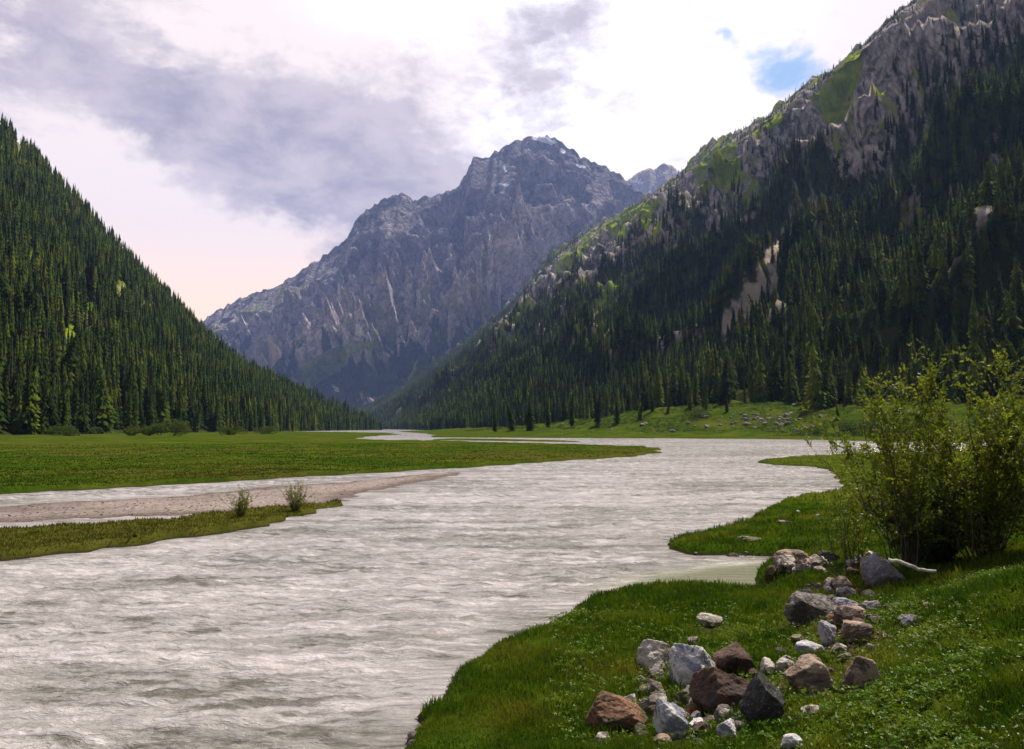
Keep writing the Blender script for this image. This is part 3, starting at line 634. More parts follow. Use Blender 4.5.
def scatter(m, dens, lo_v=0.0, hi_v=1.02, thr=0.5, seed=0, xr=(-60, 1100), yr=(-30, 460)):
    r = np.random.default_rng(seed)
    Xc = m.X; a = np.stack([np.diff(m.X, axis=0)[:, :-1], np.diff(m.Y, axis=0)[:, :-1], np.diff(m.Z, axis=0)[:, :-1]], -1)
    b = np.stack([np.diff(m.X, axis=1)[:-1], np.diff(m.Y, axis=1)[:-1], np.diff(m.Z, axis=1)[:-1]], -1)
    n = np.cross(a, b); ar = np.linalg.norm(n, axis=-1) * .78
    px, py, v, f = m.px[:-1, :-1], m.py[:-1, :-1], m.V[:-1, :-1], m.at['forest'][:-1, :-1]
    ok = (px > xr[0]) & (px < xr[1]) & (py > yr[0]) & (py < yr[1]) & (v >= lo_v) & (v < hi_v) & (m.Y[:-1, :-1] > 60)
    w = ar * dens(m, np.s_[:-1, :-1]) * np.clip((f - thr + 0.25) / 0.5, 0, 1) ** 1.3 * ok
    cnt = int(w.sum()); c = np.searchsorted(np.cumsum(w.ravel()), r.random(cnt) * w.sum())
    c = np.minimum(c, w.size - 1); i, j = np.unravel_index(c, w.shape); s, t = r.random(cnt), r.random(cnt)
    pt = np.stack([q[i, j] * (1 - s) * (1 - t) + q[i + 1, j] * s * (1 - t) + q[i, j + 1] * (1 - s) * t + q[i + 1, j + 1] * s * t for q in (m.X, m.Y, m.Z)], 1)
    return pt
def densL(m, s):
    D = np.hypot(m.X[s], m.Y[s]); return 0.034 - 0.006 * sst(D, 300, 900)
def densR(m, s):
    D = np.hypot(m.X[s], m.Y[s]); return 0.022 + 0.022 * sst(D, 350, 800)
def densC(m, s): return 0.0016 + 0 * m.X[s]
TL = scatter(ML, densL, 0.003, 1.03, seed=1); TR = scatter(MR, densR, 0.0, 1.0, seed=2)
TC = scatter(MC, densC, 0.0, 0.8, seed=3)
# foot of both slopes: trees standing out on the flats, and a few lone ones
foot = []
for a, b in [(727, 412), (745, 404), (706, 410), (668, 414), (655, 405), (640, 420), (806, 412), (790, 404), (838, 420), (760, 400), (688, 402), (617, 424), (598, 426), (572, 427), (548, 428), (530, 430.5), (512, 431), (495, 432)]:
    h = hit(a, b); foot.append(h)
nl_ = len(foot)
for _ in range(150):
    yy = rng.uniform(270, 900); xx = foot_x(yy) - abs(rng.normal(0, 1)) * fan_w(yy) * .22 + 12
    if 560 < 512 + F_ * xx / yy < 1100 or yy > 480: foot.append((float(xx), float(yy), float(floor_z(xx, yy)[0])))
foot = np.array(foot)
T = np.concatenate([TL, TR, TC, foot]); isfoot = np.r_[np.zeros(len(TL) + len(TR) + len(TC)), np.ones(len(foot))].astype(bool)
side = np.r_[np.zeros(len(TL)), np.ones(len(TR)), np.full(len(TC), 2), np.ones(len(foot))]
gzt = floor_z(T[:, 0], T[:, 1]); far = np.hypot(T[:, 0], T[:, 1]); T[:, 2] = np.where(far < 1500, np.maximum(T[:, 2], gzt), T[:, 2]) - 0.3
HT = rng.normal(22, 6.0, len(T)).clip(8, 35) * (0.75 + 0.35 * (fbm(T[:, 0] * .012, T[:, 1] * .012, 3, 77) + .5).clip(0, 1))
HT[np.flatnonzero(isfoot)[:18]] = [9, 14, 12, 10, 15, 13, 12, 17, 8, 19, 20, 17, 19, 20, 21, 19, 21, 22]
HT = (HT - 22) * (1 - .5 * sst(far, 400, 1000)) + 22
HT = HT * np.where(side == 0, 1.04, 1.0) * np.where(T[:, 1] > 3000, 1.3, 1)
HT *= np.where(side == 1, 1 - 0.35 * sst(T[:, 2], 250, 700), 1)
# which trees show largest: paint them near to far on a coarse screen
order = np.argsort(far); cov = np.zeros((H_, W_), bool); vis = np.zeros(len(T))
tx, ty = proj(T); tx2, ty2 = proj(T + np.c_[0 * HT, 0 * HT, HT])
for i in order[:9000]:
    if T[i, 1] < 40: continue
    x0, yb, yt = tx[i], ty[i], ty2[i]
    if x0 < 2 or x0 > W_ - 3 or yb < 5: continue
    hp = yb - yt; y0, y1 = int(max(0, yt)), int(min(H_ - 1, yb))
    if y1 <= y0: continue
    n = 0
    for y in range(y0, y1 + 1):
        hw = max(0.5, 0.105 * hp * ((y - yt) / hp) ** .8); a, b = int(max(0, x0 - hw)), int(min(W_ - 1, x0 + hw)) + 1
        sl = cov[y, a:b]; n += (~sl).sum(); sl[:] = True
    vis[i] = n
vis[np.flatnonzero(isfoot)[:18]] += 1e4
top = set(np.argsort(-vis)[:300].tolist())

hi_me = [mesh_np('crown', v, f, M_spruce, link=False) for v, f in HI]
def trunk_mesh():
    V = []; F = []
    for k_, (z, r_) in enumerate([(0, .013), (.3, .009), (.97, .002)]):
        for j in range(6): V.append((math.cos(j * 1.0472) * r_, math.sin(j * 1.0472) * r_, z))
    for k_ in range(2):
        for j in range(6): F.append((k_ * 6 + j, k_ * 6 + (j + 1) % 6, k_ * 6 + 6 + (j + 1) % 6, k_ * 6 + 6 + j))
    return mesh_np('trunk', V, np.array(F), M_bark, link=False)
tr_me = trunk_mesh()
ZL = [(28, 'at the left edge of the photo'), (60, 'near the left edge'), (90, 'behind the small leftmost bush'), (120, 'between the leftmost bush and the pale bushes'), (150, 'just left of the pale bushes'), (185, 'directly behind the pale leafy bushes'), (215, 'just right of the pale bushes'), (250, 'behind the meadow edge bush'), (290, 'past the meadow edge bushes'), (2000, 'at the low tip of the left hillside')]
ZR = [(470, 'at the far end of the valley'), (530, 'where the valley narrows'), (570, 'above the thin side channel'), (610, 'above the tip of the meadow'), (650, 'left of the grassy fan'), (690, 'on the left part of the grassy fan'), (730, 'behind the dark bush on the fan'), (765, 'behind the grey rubble'), (795, 'below the pinkish scree patch'), (825, 'right of the grey rubble'), (850, 'left of the willow top'), (880, 'behind the left twigs of the willow'), (910, 'behind the top of the tall willow'), (950, 'between the two willow tops'), (985, 'behind the right willow'), (2000, 'at the right edge of the photo')]
ORD = 'first second third fourth fifth sixth seventh eighth ninth tenth eleventh twelfth thirteenth fourteenth fifteenth sixteenth seventeenth eighteenth nineteenth twentieth'.split()
ORD += ['twenty-' + q for q in ORD[:9]] + ['thirtieth'] + ['thirty-' + q for q in ORD[:9]] + ['fortieth'] + ['forty-' + q for q in ORD[:9]]
zcount = {}
def zone(i):
    l_ = side[i] == 0; w = next(w for lim, w in (ZL if l_ else ZR) if tx[i] < lim); k_ = zcount[(l_, w)] = zcount.get((l_, w), 0) + 1
    return ('dark spruce, ' if l_ else 'shaded spruce, ') + ORD[k_ - 1] + ' from left of those ' + w
seq = sorted(top, key=lambda i: (side[i], tx[i]))
lone = {len(T) - len(foot): 'small lone dark spruce standing on the grassy fan beside the grey rubble'}
for i in seq:
    t_ = bpy.data.objects.new('spruce_tree', None); C.objects.link(t_); t_.empty_display_size = 1
    t_.location = T[i]; t_.rotation_euler = (0, 0, random.uniform(0, 6.28)); wdt = random.uniform(.65, 1.25) * HT[i] * (1.25 if i in lone else 1); t_.scale = (wdt, wdt, HT[i])
    tag(t_, lone.get(i, zone(i)), 'tree', 'spruces along the foot of the left hillside' if side[i] == 0 else 'spruces along the foot of the right mountain')
    for nm, me in (('crown', hi_me[random.randrange(6)]), ('trunk', tr_me)):
        c_ = bpy.data.objects.new(nm, me); C.objects.link(c_); c_.parent = t_
# all the other spruces: one wood
Vs = []; Fs = []; base_i = 0; Ts = []
rest = np.array([i for i in range(len(T)) if i not in top]); rd = far[rest]; kindv = rng.integers(0, 1000, len(rest))
def bake(idx, lib, salt):
    global base_i
    if not len(idx): return
    kv = kindv[idx] % len(lib)
    for k_, (v, f) in enumerate(lib):
        ii = rest[idx[kv == k_]]
        if not len(ii): continue
        n = len(ii); a = rng.uniform(0, 6.28, n); w = (rng.uniform(.62, 1.3, n) * HT[ii])[:, None]; c, s = np.cos(a)[:, None], np.sin(a)[:, None]
        lx = rng.normal(0, .012, n)[:, None]; 
        x = (v[None, :, 0] * c - v[None, :, 1] * s) * w + T[ii, 0][:, None] + lx * v[None, :, 2] * HT[ii][:, None]; y = (v[None, :, 0] * s + v[None, :, 1] * c) * w + T[ii, 1][:, None]
        z = v[None, :, 2] * HT[ii][:, None] + T[ii, 2][:, None]
        Vs.append(np.stack([x, y, z], -1).reshape(-1, 3)); Fs.append((f[None] + (np.arange(n) * len(v))[:, None, None]).reshape(-1, 3) + base_i); base_i += n * len(v); Ts.append(np.repeat(rng.random(n) ** 1.4, len(v)))
idx = np.arange(len(rest))
bake(idx[rd < 380], HI, 0); bake(idx[(rd >= 380) & (rd < 1000)], MID, 1); bake(idx[rd >= 1000], LOW, 2)
print('TREES', len(TL), len(TR), len(TC), 'tris', sum(len(f) for f in Fs))
fo = mesh_np('spruce_forest', np.concatenate(Vs), np.concatenate(Fs), M_spruce2, attrs={'tint': np.concatenate(Ts)}); tag(fo, 'dense dark spruce forest covering both valley sides above the front trees', 'forest', kind='stuff')
del Vs, Fs

# ------------------------------------------------------------------ stones
def ico(sub):
    t = (1 + 5 ** .5) / 2
    V = [(-1, t, 0), (1, t, 0), (-1, -t, 0), (1, -t, 0), (0, -1, t), (0, 1, t), (0, -1, -t), (0, 1, -t), (t, 0, -1), (t, 0, 1), (-t, 0, -1), (-t, 0, 1)]
    F = [(0, 11, 5), (0, 5, 1), (0, 1, 7), (0, 7, 10), (0, 10, 11), (1, 5, 9), (5, 11, 4), (11, 10, 2), (10, 7, 6), (7, 1, 8), (3, 9, 4), (3, 4, 2), (3, 2, 6), (3, 6, 8), (3, 8, 9), (4, 9, 5), (2, 4, 11), (6, 2, 10), (8, 6, 7), (9, 8, 1)]
    V = [np.array(v) / np.linalg.norm(v) for v in V]
    for _ in range(sub):
        mid = {}; G = []
        def m(a, b):
            k_ = (min(a, b), max(a, b))
            if k_ not in mid: q = V[a] + V[b]; V.append(q / np.linalg.norm(q)); mid[k_] = len(V) - 1
            return mid[k_]
        for a, b, c in F:
            x, y, z = m(a, b), m(b, c), m(c, a); G += [(a, x, z), (b, y, x), (c, z, y), (x, y, z)]
        F = G
    return np.array(V), np.array(F)
ICO = {s: ico(s) for s in (3, 4, 5)}
def stone_mesh(seed, sub=4, planes=11, rough=0.055):
    r = np.random.default_rng(seed); V, F = ICO[sub]; pn_ = r.normal(size=(planes, 3)); pn_ /= np.linalg.norm(pn_, axis=1)[:, None]
    d = r.uniform(.55, .95, planes); dots = V @ pn_.T; rad = np.where(dots > 1e-3, d / np.maximum(dots, 1e-3), 9); 
    R = -np.log(np.exp(-np.minimum(rad, 3) * 45).sum(1) + np.exp(-45 * 1.1)) / 45
    q = V * R[:, None]
    n = fbm(q[:, 0] * 2.2 + seed, q[:, 1] * 2.2 + q[:, 2] * 1.7, 5, seed, .55) + fbm(q[:, 2] * 2.6 + 5, q[:, 0] * 1.3 - q[:, 1] * 1.9, 4, seed + 3)
    q = q * (1 + n * rough - .06 * np.clip(ridged(q[:, 0] * 1.7 + seed, q[:, 1] * 1.3 + q[:, 2] * 2.2, 3, seed + 9) - .9, 0, 1))[:, None]; q -= (q.max(0) + q.min(0)) / 2; q /= (q.max(0) - q.min(0)) / 2
    return q, F
STONES = []
def stone(px, py, w, h, mat, label, seed, name='boulder', cat='rock', group=None, depth=0.85, tilt=0.0, sink=0.34, pt=None, sub=None):
    """px, py: centre of the stone in the photo; w, h in photo pixels"""
    p = hit(px, py + h * 0.42) if pt is None else pt
    dist = p[1]; W = w * dist / F_; Hh = h * dist / F_
    STONES.append((p[0], p[1], W)); W *= 1.03; Hh *= 1.02; seed += 912 * ('upright blue-grey' in label)
    sub = sub or (5 if w > 26 else 4 if w > 11 else 3)
    q, F = stone_mesh(seed, sub, 9 + seed % 5)
    D = W * depth; q = q * np.array([W / 2, D / 2, Hh * (1 + sink) / 2])
    c, s = math.cos(tilt), math.sin(tilt); q = np.stack([q[:, 0] * c - q[:, 2] * s, q[:, 1], q[:, 0] * s + q[:, 2] * c], 1)
    q[:, 2] += Hh * (1 - sink) / 2
    o = mesh_np(name, q, F, RK[mat], smooth=True); o.location = (p[0], p[1] + D * .3, float(floor_z(p[0], p[1] + D * .3)[0])); tag(o, label, cat, group)
    return o
G1 = 'boulders in the foreground pile'; G2 = 'rocks strewn along the bank'; G3 = 'small stones in the foreground pile'
S = [
 (656, 659, 34, 27, 'pale', 'pale furrowed boulder at the upper left corner of the foreground pile', G1),
 (697, 672, 47, 40, 'white', 'biggest white boulder with blue-grey streaks at the back of the pile', G1),
 (738, 666, 42, 30, 'brown', 'dark red-brown boulder right behind the white boulder', G1),
 (727, 696, 60, 42, 'brown', 'largest dark brown slab in the middle of the pile', G1),
 (766, 704, 42, 48, 'dark', 'dark grey speckled boulder standing at the right of the pile', G1),
 (619, 719, 60, 38, 'rust', 'rust-brown boulder at the left end of the pile', G1),
 (673, 723, 33, 38, 'white', 'white and slate-blue boulder at the front of the pile', G1),
 (696, 713, 17, 9, 'orange', 'small bright orange stone beside the brown slab', G3),
 (728, 731, 19, 17, 'white', 'small white stone in front of the dark speckled boulder', G3),
 (727, 717, 15, 12, 'pale', 'small pale stone just above the small white one', G3),
 (655, 689, 18, 13, 'pale', 'small round pale stone left of the big white boulder', G3),
 (661, 703, 13, 13, 'white', 'small cream stone above the front white boulder', G3),
 (642, 693, 11, 10, 'olive', 'small mossy stone at the left rim of the pile', G3),
 (685, 702, 18, 15, 'olive', 'mossy stone between the two white boulders', G3),
 (657, 676, 17, 10, 'grey', 'small grey stone under the furrowed boulder', G3),
 (664, 743, 17, 11, 'tan', 'small pink stone at the foot of the front white boulder', G3),
 (603, 744, 14, 13, 'pale', 'small pale stone below the rust-brown boulder', G3),
 (642, 734, 15, 15, 'olive', 'mossy stone right of the rust-brown boulder', G3),
 (698, 746, 15, 8, 'grey', 'low grey stone at the bottom edge of the photo', G3),
 (757, 691, 16, 11, 'tan', 'small pinkish stone wedged behind the speckled boulder', G3),
 (768, 668, 14, 13, 'pale', 'small pale stone right of the red-brown boulder', G3),
 (702, 731, 17, 12, 'brown', 'small dark stone right of the front white boulder', G3),
 (714, 722, 19, 7, 'tan', 'thin flat tan stone below the brown slab', G3),
 (812, 680, 46, 34, 'tan', 'tan-topped boulder with a dark left face right of the pile', G1),
 (859, 676, 30, 36, 'tan', 'long leaning brown rock at the edge of the green slope', G2, .7, -.6),
 (813, 651, 26, 11, 'white', 'flat white stone in the grass below the lavender rock', G2),
 (830, 636, 18, 21, 'lav', 'narrow upright lavender-blue rock in the middle of the rocks', G2),
 (816, 611, 54, 28, 'grey', 'long grey speckled slab sloping towards the cove', G2, .6, -.22),
 (850, 606, 30, 14, 'lav', 'lavender-grey rock touching the right end of the slab', G2),
 (856, 620, 32, 17, 'tan', 'tan and lavender rock below the lavender-grey rock', G2),
 (862, 637, 30, 18, 'tan', 'lowest tan rock in the row beside the slope', G2),
 (850, 594, 24, 11, 'grey', 'rounded grey rock at the top of the row', G2),
 (885, 573, 38, 33, 'lav', 'big upright blue-grey boulder beneath the willow', G2, .6, .5),
 (914, 622, 21, 10, 'lav', 'pale lavender stone lying alone in the bright grass', G2),
 (896, 608, 19, 9, 'tan', 'tan stone at the top of the grassy slope', G2),
 (935, 606, 18, 5, 'tan', 'flat tan stone nearly lost in grass under the bushes', G2),
 (794, 560, 36, 13, 'tan', 'pinkish flat rock at the root of the grassy spit', G2),
 (808, 568, 18, 8, 'grey', 'grey rock in front of the pinkish flat rock', G2),
 (831, 558, 22, 12, 'dark', 'dark rock right of the pinkish flat rock', G2),
 (822, 570, 14, 6, 'pale', 'small pale rock below the dark rock', G2),
 (861, 560, 13, 9, 'grey', 'small grey rock left of the driftwood', G2),
 (872, 556, 13, 8, 'pale', 'pale stone touching the driftwood', G2),
 (733, 564, 15, 8, 'brown', 'dark brown rock lying in the cove water', G2),
 (724, 565, 9, 5, 'brown', 'tiny dark rock left of the brown rock in the cove', G2),
 (745, 564, 11, 6, 'dark', 'low dark rock right of the brown rock in the cove', G2),
 (712, 622, 25, 11, 'pale', 'pale stone alone on the smooth grass left of the rocks', G2),
 (839, 651, 16, 10, 'pale', 'small cream stone right of the flat white stone', G2),
 (800, 642, 15, 10, 'olive', 'mossy stone left of the flat white stone', G2),
 (808, 597, 20, 10, 'dark', 'dark low rock above the speckled slab', G2),
 (794, 745, 21, 12, 'white', 'white and pink stone at the bottom edge in the grass', G2),
 (814, 712, 20, 6, 'pale', 'pale flat stone in grass below the tan-topped boulder', G2),
 (786, 523, 14, 5, 'tan', 'tan stone on the green spit', G2),
 (798, 512, 5, 3, 'white', 'left one of two tiny white stones on the spit', G2),
 (818, 516, 5, 3, 'white', 'right one of two tiny white stones on the spit', G2),
 (752, 540, 24, 4, 'olive', 'low mossy stone near the tip of the spit', G2),
 (751, 463.5, 8, 3, 'dark', 'dark rock at the tip of the far grassy tongue', G2),
 (884, 598, 11, 7, 'olive', 'mossy stone below the big upright boulder', G2),
 (842, 622, 14, 14, 'brown', 'brown rock wedged left of the tan and lavender rock', G2),
 (876, 622, 10, 7, 'grey', 'small grey stone between the row of rocks and the slope', G2),
 (872, 648, 12, 7, 'pale', 'small pale stone under the lowest tan rock', G2),
 (787, 570, 12, 5, 'dark', 'dark low stone at the edge of the cove', G2),
]
for i, s in enumerate(S):
    kw = {}
    if len(s) > 7: kw = dict(depth=s[7], tilt=s[8])
    stone(*s[:6], 900 + i * 7, name='boulder' if s[2] > 25 else 'stone', cat='boulder' if s[2] > 25 else 'stone', group=s[6], **kw)
# the trail of smaller stones between them
r_ = random.Random(77); n_ = 0
WORDS = {'pale': 'pale', 'grey': 'grey speckled', 'tan': 'tan', 'white': 'white', 'rust': 'rust-brown', 'lav': 'lavender-grey'}
for zc, zl, grp in (((690, 708, 50, 26, 46), 'filling the gaps of the foreground boulder pile', 'small stones filling the foreground pile'), ((800, 668, 40, 14, 14), 'between the pile and the tan-topped boulder', 'small stones between the pile and the tan boulder'),
                    ((852, 612, 34, 28, 40), 'in the trail of rocks beside the green slope', 'small stones in the trail beside the slope'), ((812, 566, 36, 7, 14), 'on the shore of the little cove', 'small stones on the shore of the cove')):
    for _ in range(zc[4]):
        w_ = r_.choice((8, 9, 11, 13, 15, 19)) ; m_ = r_.choice(('pale', 'grey', 'tan', 'white', 'rust', 'lav', 'pale', 'grey')); n_ += 1
        x_, y_ = r_.gauss(zc[0], zc[2] * .62), r_.gauss(zc[1], zc[3] * .62)
        if hit(x_, y_)[2] < .08: continue
        stone(x_, y_, w_, w_ * r_.uniform(.5, .8), m_, 'small ' + WORDS[m_] + ' stone ' + zl, 3000 + n_, name='stone', cat='stone', group=grp, sub=4)
# little stones between the boulders and along the bank: one mass of rubble
def rubble(name, pts, sizes, mat, label, cat='rubble'):
    Vv = []; Ff = []; b = 0
    for k_, ((x, y, z), s_) in enumerate(zip(pts, sizes)):
        q, F = stone_mesh(5000 + k_ % 40, 3, 9); 
        V3, F3 = q, F
        a = random.uniform(0, 6.28); ca_, sa_ = math.cos(a), math.sin(a)
        q = q * np.array([s_ / 2, s_ * .4, s_ * random.uniform(.22, .4)]); q = np.stack([q[:, 0] * ca_ - q[:, 1] * sa_ + x, q[:, 0] * sa_ + q[:, 1] * ca_ + y, q[:, 2] + z + s_ * .06], 1)
        Vv.append(q); Ff.append(F + b); b += len(q)
    o = mesh_np(name, np.concatenate(Vv), np.concatenate(Ff), mat, smooth=True); tag(o, label, cat, kind='stuff'); return o
pts = []; sz = []
for cx, cyy, sx_, sy_, n, a, b in ((690, 712, 46, 22, 320, .02, .09), (790, 690, 50, 20, 160, .02, .07), (850, 625, 44, 40, 320, .02, .10), (815, 566, 40, 8, 70, .04, .16)):
    for _ in range(n):
        h = hit(random.gauss(cx, sx_ * .5), random.gauss(cyy, sy_ * .5))
        if h[2] > 0.06: pts.append(h); sz.append(random.uniform(a, b))
rubble('loose_stones', pts[::2], sz[::2], RK['pale'], 'small pale loose stones scattered among the foreground boulders')
rubble('loose_stones', pts[1::2], sz[1::2], RK['rust'], 'small brown loose stones scattered among the foreground boulders')
# pebbles washed out along the near bank
pts = []; sz = []
for (x_, y_) in near:
    if -3 < x_ < 12 and 6 < y_ < 32:
        for _ in range(10):
            a_, b_ = x_ + random.gauss(0, .22), y_ + random.gauss(0, .22); z_ = float(floor_z(a_, b_)[0])
            if -.10 < z_ < .14: pts.append((a_, b_, z_ - .005)); sz.append(random.choice((.03, .04, .05, .08, .13)))
print('pebbles', len(pts))
rubble('shore_pebbles', pts, sz, RK['grey'], 'grey pebbles washed out along the edge of the near bank')
# grey rubble on the fan below the right mountain
pts = []; sz = []
for _ in range(260):
    if random.random() < .62: a, b = random.gauss(765, 24), random.gauss(419, 6)
    else: a, b = random.uniform(560, 850), random.uniform(414, 434)
    h = hit(a, b + (abs(a - 765) > 50) * 2)
    if h[1] < 620: pts.append(h); sz.append(random.choice((.5, .6, .8, 1.0, 1.4, 2.6)) * random.uniform(.8, 1.2) * (h[1] / 330))
rubble('fan_rubble', pts, sz, RK['grey'], 'pale rubble spread over the grassy fan below the right forest')
# cobbles on the gravel bar
pts = []; sz = []
while len(pts) < 800:
    a, b = random.uniform(0, 480), random.uniform(472, 522); q = water_pt(np.array(a), np.array(b)); z, g, _, _ = floor_fast(q[0], q[1])
    if g[0] > .5 and z[0] > .01: pts.append((q[0], q[1], z[0] - .01)); sz.append(random.uniform(.03, .13))
rubble('cobbles', pts, sz, RK['grey'], 'cobbles lying on the brown gravel bar by the left bank')

# driftwood
def tube(pts, rad, sides=7):
    V = []; F = []; pts = [np.array(p, float) for p in pts]
    for i, p in enumerate(pts):
        d = pts[min(i + 1, len(pts) - 1)] - pts[max(i - 1, 0)]; d /= np.linalg.norm(d) + 1e-9
        u = np.cross(d, [0, 0, 1.0]) if abs(d[2]) < .9 else np.cross(d, [1.0, 0, 0]); u /= np.linalg.norm(u); w = np.cross(u, d)
        for j in range(sides): a = 6.2832 * j / sides; V.append(p + (u * math.cos(a) + w * math.sin(a)) * rad[i])
    for i in range(len(pts) - 1):
        for j in range(sides): F.append((i * sides + j, i * sides + (j + 1) % sides, (i + 1) * sides + (j + 1) % sides, (i + 1) * sides + j))
    return V, F
def log(p0, p1, r0, r1, mat, label, name='driftwood_log'):
    n = 12; pts = [p0 + (p1 - p0) * t + np.array([0, 0, .02 * math.sin(t * 7)]) + np.random.default_rng(int(t * 99)).normal(0, .008, 3) for t in np.linspace(0, 1, n)]
    V, F = tube(pts, [r0 + (r1 - r0) * t for t in np.linspace(0, 1, n)], 9); k_ = len(V)
    V += [pts[0], pts[-1]]; T_ = [(k_, (j + 1) % 9, j) for j in range(9)] + [(k_ + 1, k_ - 9 + j, k_ - 9 + (j + 1) % 9) for j in range(9)]
    o = mesh_np(name, np.array(V), [np.array(F), np.array(T_)], mat, smooth=True); tag(o, label, 'driftwood'); return o
a = P(888, 560, 13.0); b = P(936, 566, 12.7); b[2] = max(b[2] - .1, float(floor_z(b[0], b[1])[0]) + .10)
log(a, b, .035, .025, M_wood, 'bleached driftwood pole lying beside the big upright boulder')
a = hit(800, 588); b = hit(838, 590); a[2] += .03; b[2] += .04
log(a, b, .03, .02, M_woodd, 'dark wet branch lying above the speckled slab', 'fallen_branch')

# ------------------------------------------------------------------ shrubs
def leaves_mesh(P0, D0, L, Wd, r):
    n = len(P0); u = D0 / (np.linalg.norm(D0, axis=1)[:, None] + 1e-9); rnd = r.normal(size=(n, 3)); s = np.cross(u, rnd); s /= np.linalg.norm(s, axis=1)[:, None] + 1e-9; nn = np.cross(u, s)
    L = np.broadcast_to(np.asarray(L), (n,))[:, None]; Wd = np.broadcast_to(np.asarray(Wd), (n,))[:, None]
    V = np.stack([P0, P0 + u * L * .45 + s * Wd * .5 + nn * L * .06, P0 + u * L, P0 + u * L * .45 - s * Wd * .5 + nn * L * .06], 1).reshape(-1, 3)
    b = np.arange(n)[:, None] * 4; return V, np.concatenate([b + [0, 1, 2], b + [0, 2, 3]], 1).reshape(-1, 3)
def shrub(name, base, height, spread, nstem, label, cat, seed, leaf=0.05, lw=0.018, nl=1.0, mat=M_leaf, thick=.018, group=None, twigs=9, up=1.0, bare=0.25, lean=(0, 0)):
    r = np.random.default_rng(seed); root = empty(name, base); tag(root, label, cat, group)
    SV = []; SF = []; LP = []; LD = []
    def addt(pts, rad, sides=4):
        V, F = tube(pts, rad, sides); b = len(SV); SV.extend(V); SF.extend([tuple(i + b for i in f) for f in F])
    def leafy(pts, dens):
        for i in range(len(pts) - 1):
            d = pts[i + 1] - pts[i]; n = r.poisson(dens)
            for _ in range(n):
                t = r.random(); LP.append(pts[i] + d * t + r.normal(0, .012, 3) * height * .6); q = d / (np.linalg.norm(d) + 1e-9) * .8 + r.normal(0, .65, 3); q[2] += .15; LD.append(q)
    for s_ in range(nstem):
        a = r.uniform(0, 6.283); rad0 = r.uniform(0, .18) * spread; p = np.array([math.cos(a) * rad0, math.sin(a) * rad0, -.05]); L = height * r.uniform(.55, 1.08)
        out = spread * r.uniform(.25, 1.05) / height; d = np.array([math.cos(a) * out + lean[0], math.sin(a) * out + lean[1], up]); n = 9; pts = [p]
        for k_ in range(n):
            d = d + r.normal(0, .11, 3); d[2] += .03; q = d / np.linalg.norm(d); pts.append(pts[-1] + q * L / n)
        addt(pts, [thick * (1 - .85 * k_ / n) * r.uniform(.8, 1.1) for k_ in range(n + 1)], 5)
        for w_ in range(twigs):
            k_ = int(r.integers(int(n * bare), n + 1)); p = pts[k_]; dd = r.normal(0, 1, 3); dd[2] = abs(dd[2]) * .7 + .35; dd += d * .6; dd /= np.linalg.norm(dd)
            l = L * r.uniform(.10, .26); tp = [p]
            for m_ in range(4): dd = dd + r.normal(0, .2, 3); tp.append(tp[-1] + dd / np.linalg.norm(dd) * l / 4)
            addt(tp, [thick * .3 * (1 - .2 * m_) for m_ in range(5)], 3); leafy(tp, 2.6 * nl)
            if r.random() < .6:
                dd = dd + r.normal(0, .8, 3); dd[2] = abs(dd[2]); t2 = [tp[2]]
                for m_ in range(3): t2.append(t2[-1] + dd / np.linalg.norm(dd) * l / 5)
                addt(t2, [thick * .2, thick * .15, thick * .1, thick * .08], 3); leafy(t2, 2.8 * nl)
        leafy(pts[int(n * .55):], 1.2 * nl)
    mesh_np('stem', np.array(SV), np.array(SF), M_stem, root, smooth=True)
    if LP:
        LP = np.array(LP); LD = np.array(LD); V, F = leaves_mesh(LP, LD, r.uniform(.7, 1.2, len(LP)) * leaf, r.uniform(.8, 1.2, len(LP)) * lw, r); mesh_np('foliage', V, F, mat, root)
    return root
def gp(px, depth):
    x = (px - 512) / F_ * depth * 1.003; return (x, depth, float(floor_z(x, depth)[0]) - .03)
shrub('willow_shrub', gp(900, 14.6), 3.6, 1.45, 24, 'tall loose willow bush beside the big upright boulder', 'bush', 17, nl=1.6, twigs=13, leaf=.085, lw=.044, bare=.38)
shrub('willow_shrub', gp(975, 13.9), 3.1, 1.5, 32, 'dense willow bush at the right edge above the bright slope', 'bush', 8, nl=1.8, twigs=14, leaf=.08, lw=.040, bare=.2)
shrub('willow_shrub', gp(1045, 13.4), 3.4, 1.5, 32, 'willow bush cut off by the right edge', 'bush', 9, nl=1.9, twigs=14, leaf=.08, lw=.040, bare=.2)
shrub('willow_shrub', gp(922, 14.9), 1.9, 1.7, 74, 'low dark thicket filling the foot of the willow bushes', 'bush', 10, nl=1.5, twigs=11, bare=.05, leaf=.06, lw=.028, thick=.012, mat=M_leafdk)
shrub('willow_shrub', gp(850, 16.5), 2.0, .9, 14, 'small thin willow left of the tall bush at the water', 'bush', 12, nl=.8, twigs=9, thick=.011, leaf=.07, lw=.034)
shrub('dead_shrub', gp(838, 15.2), 1.5, .5, 5, 'bare forked dead branch leaning left over the bank', 'branch', 13, nl=.12, twigs=5, thick=.016, lean=(-.45, 0))
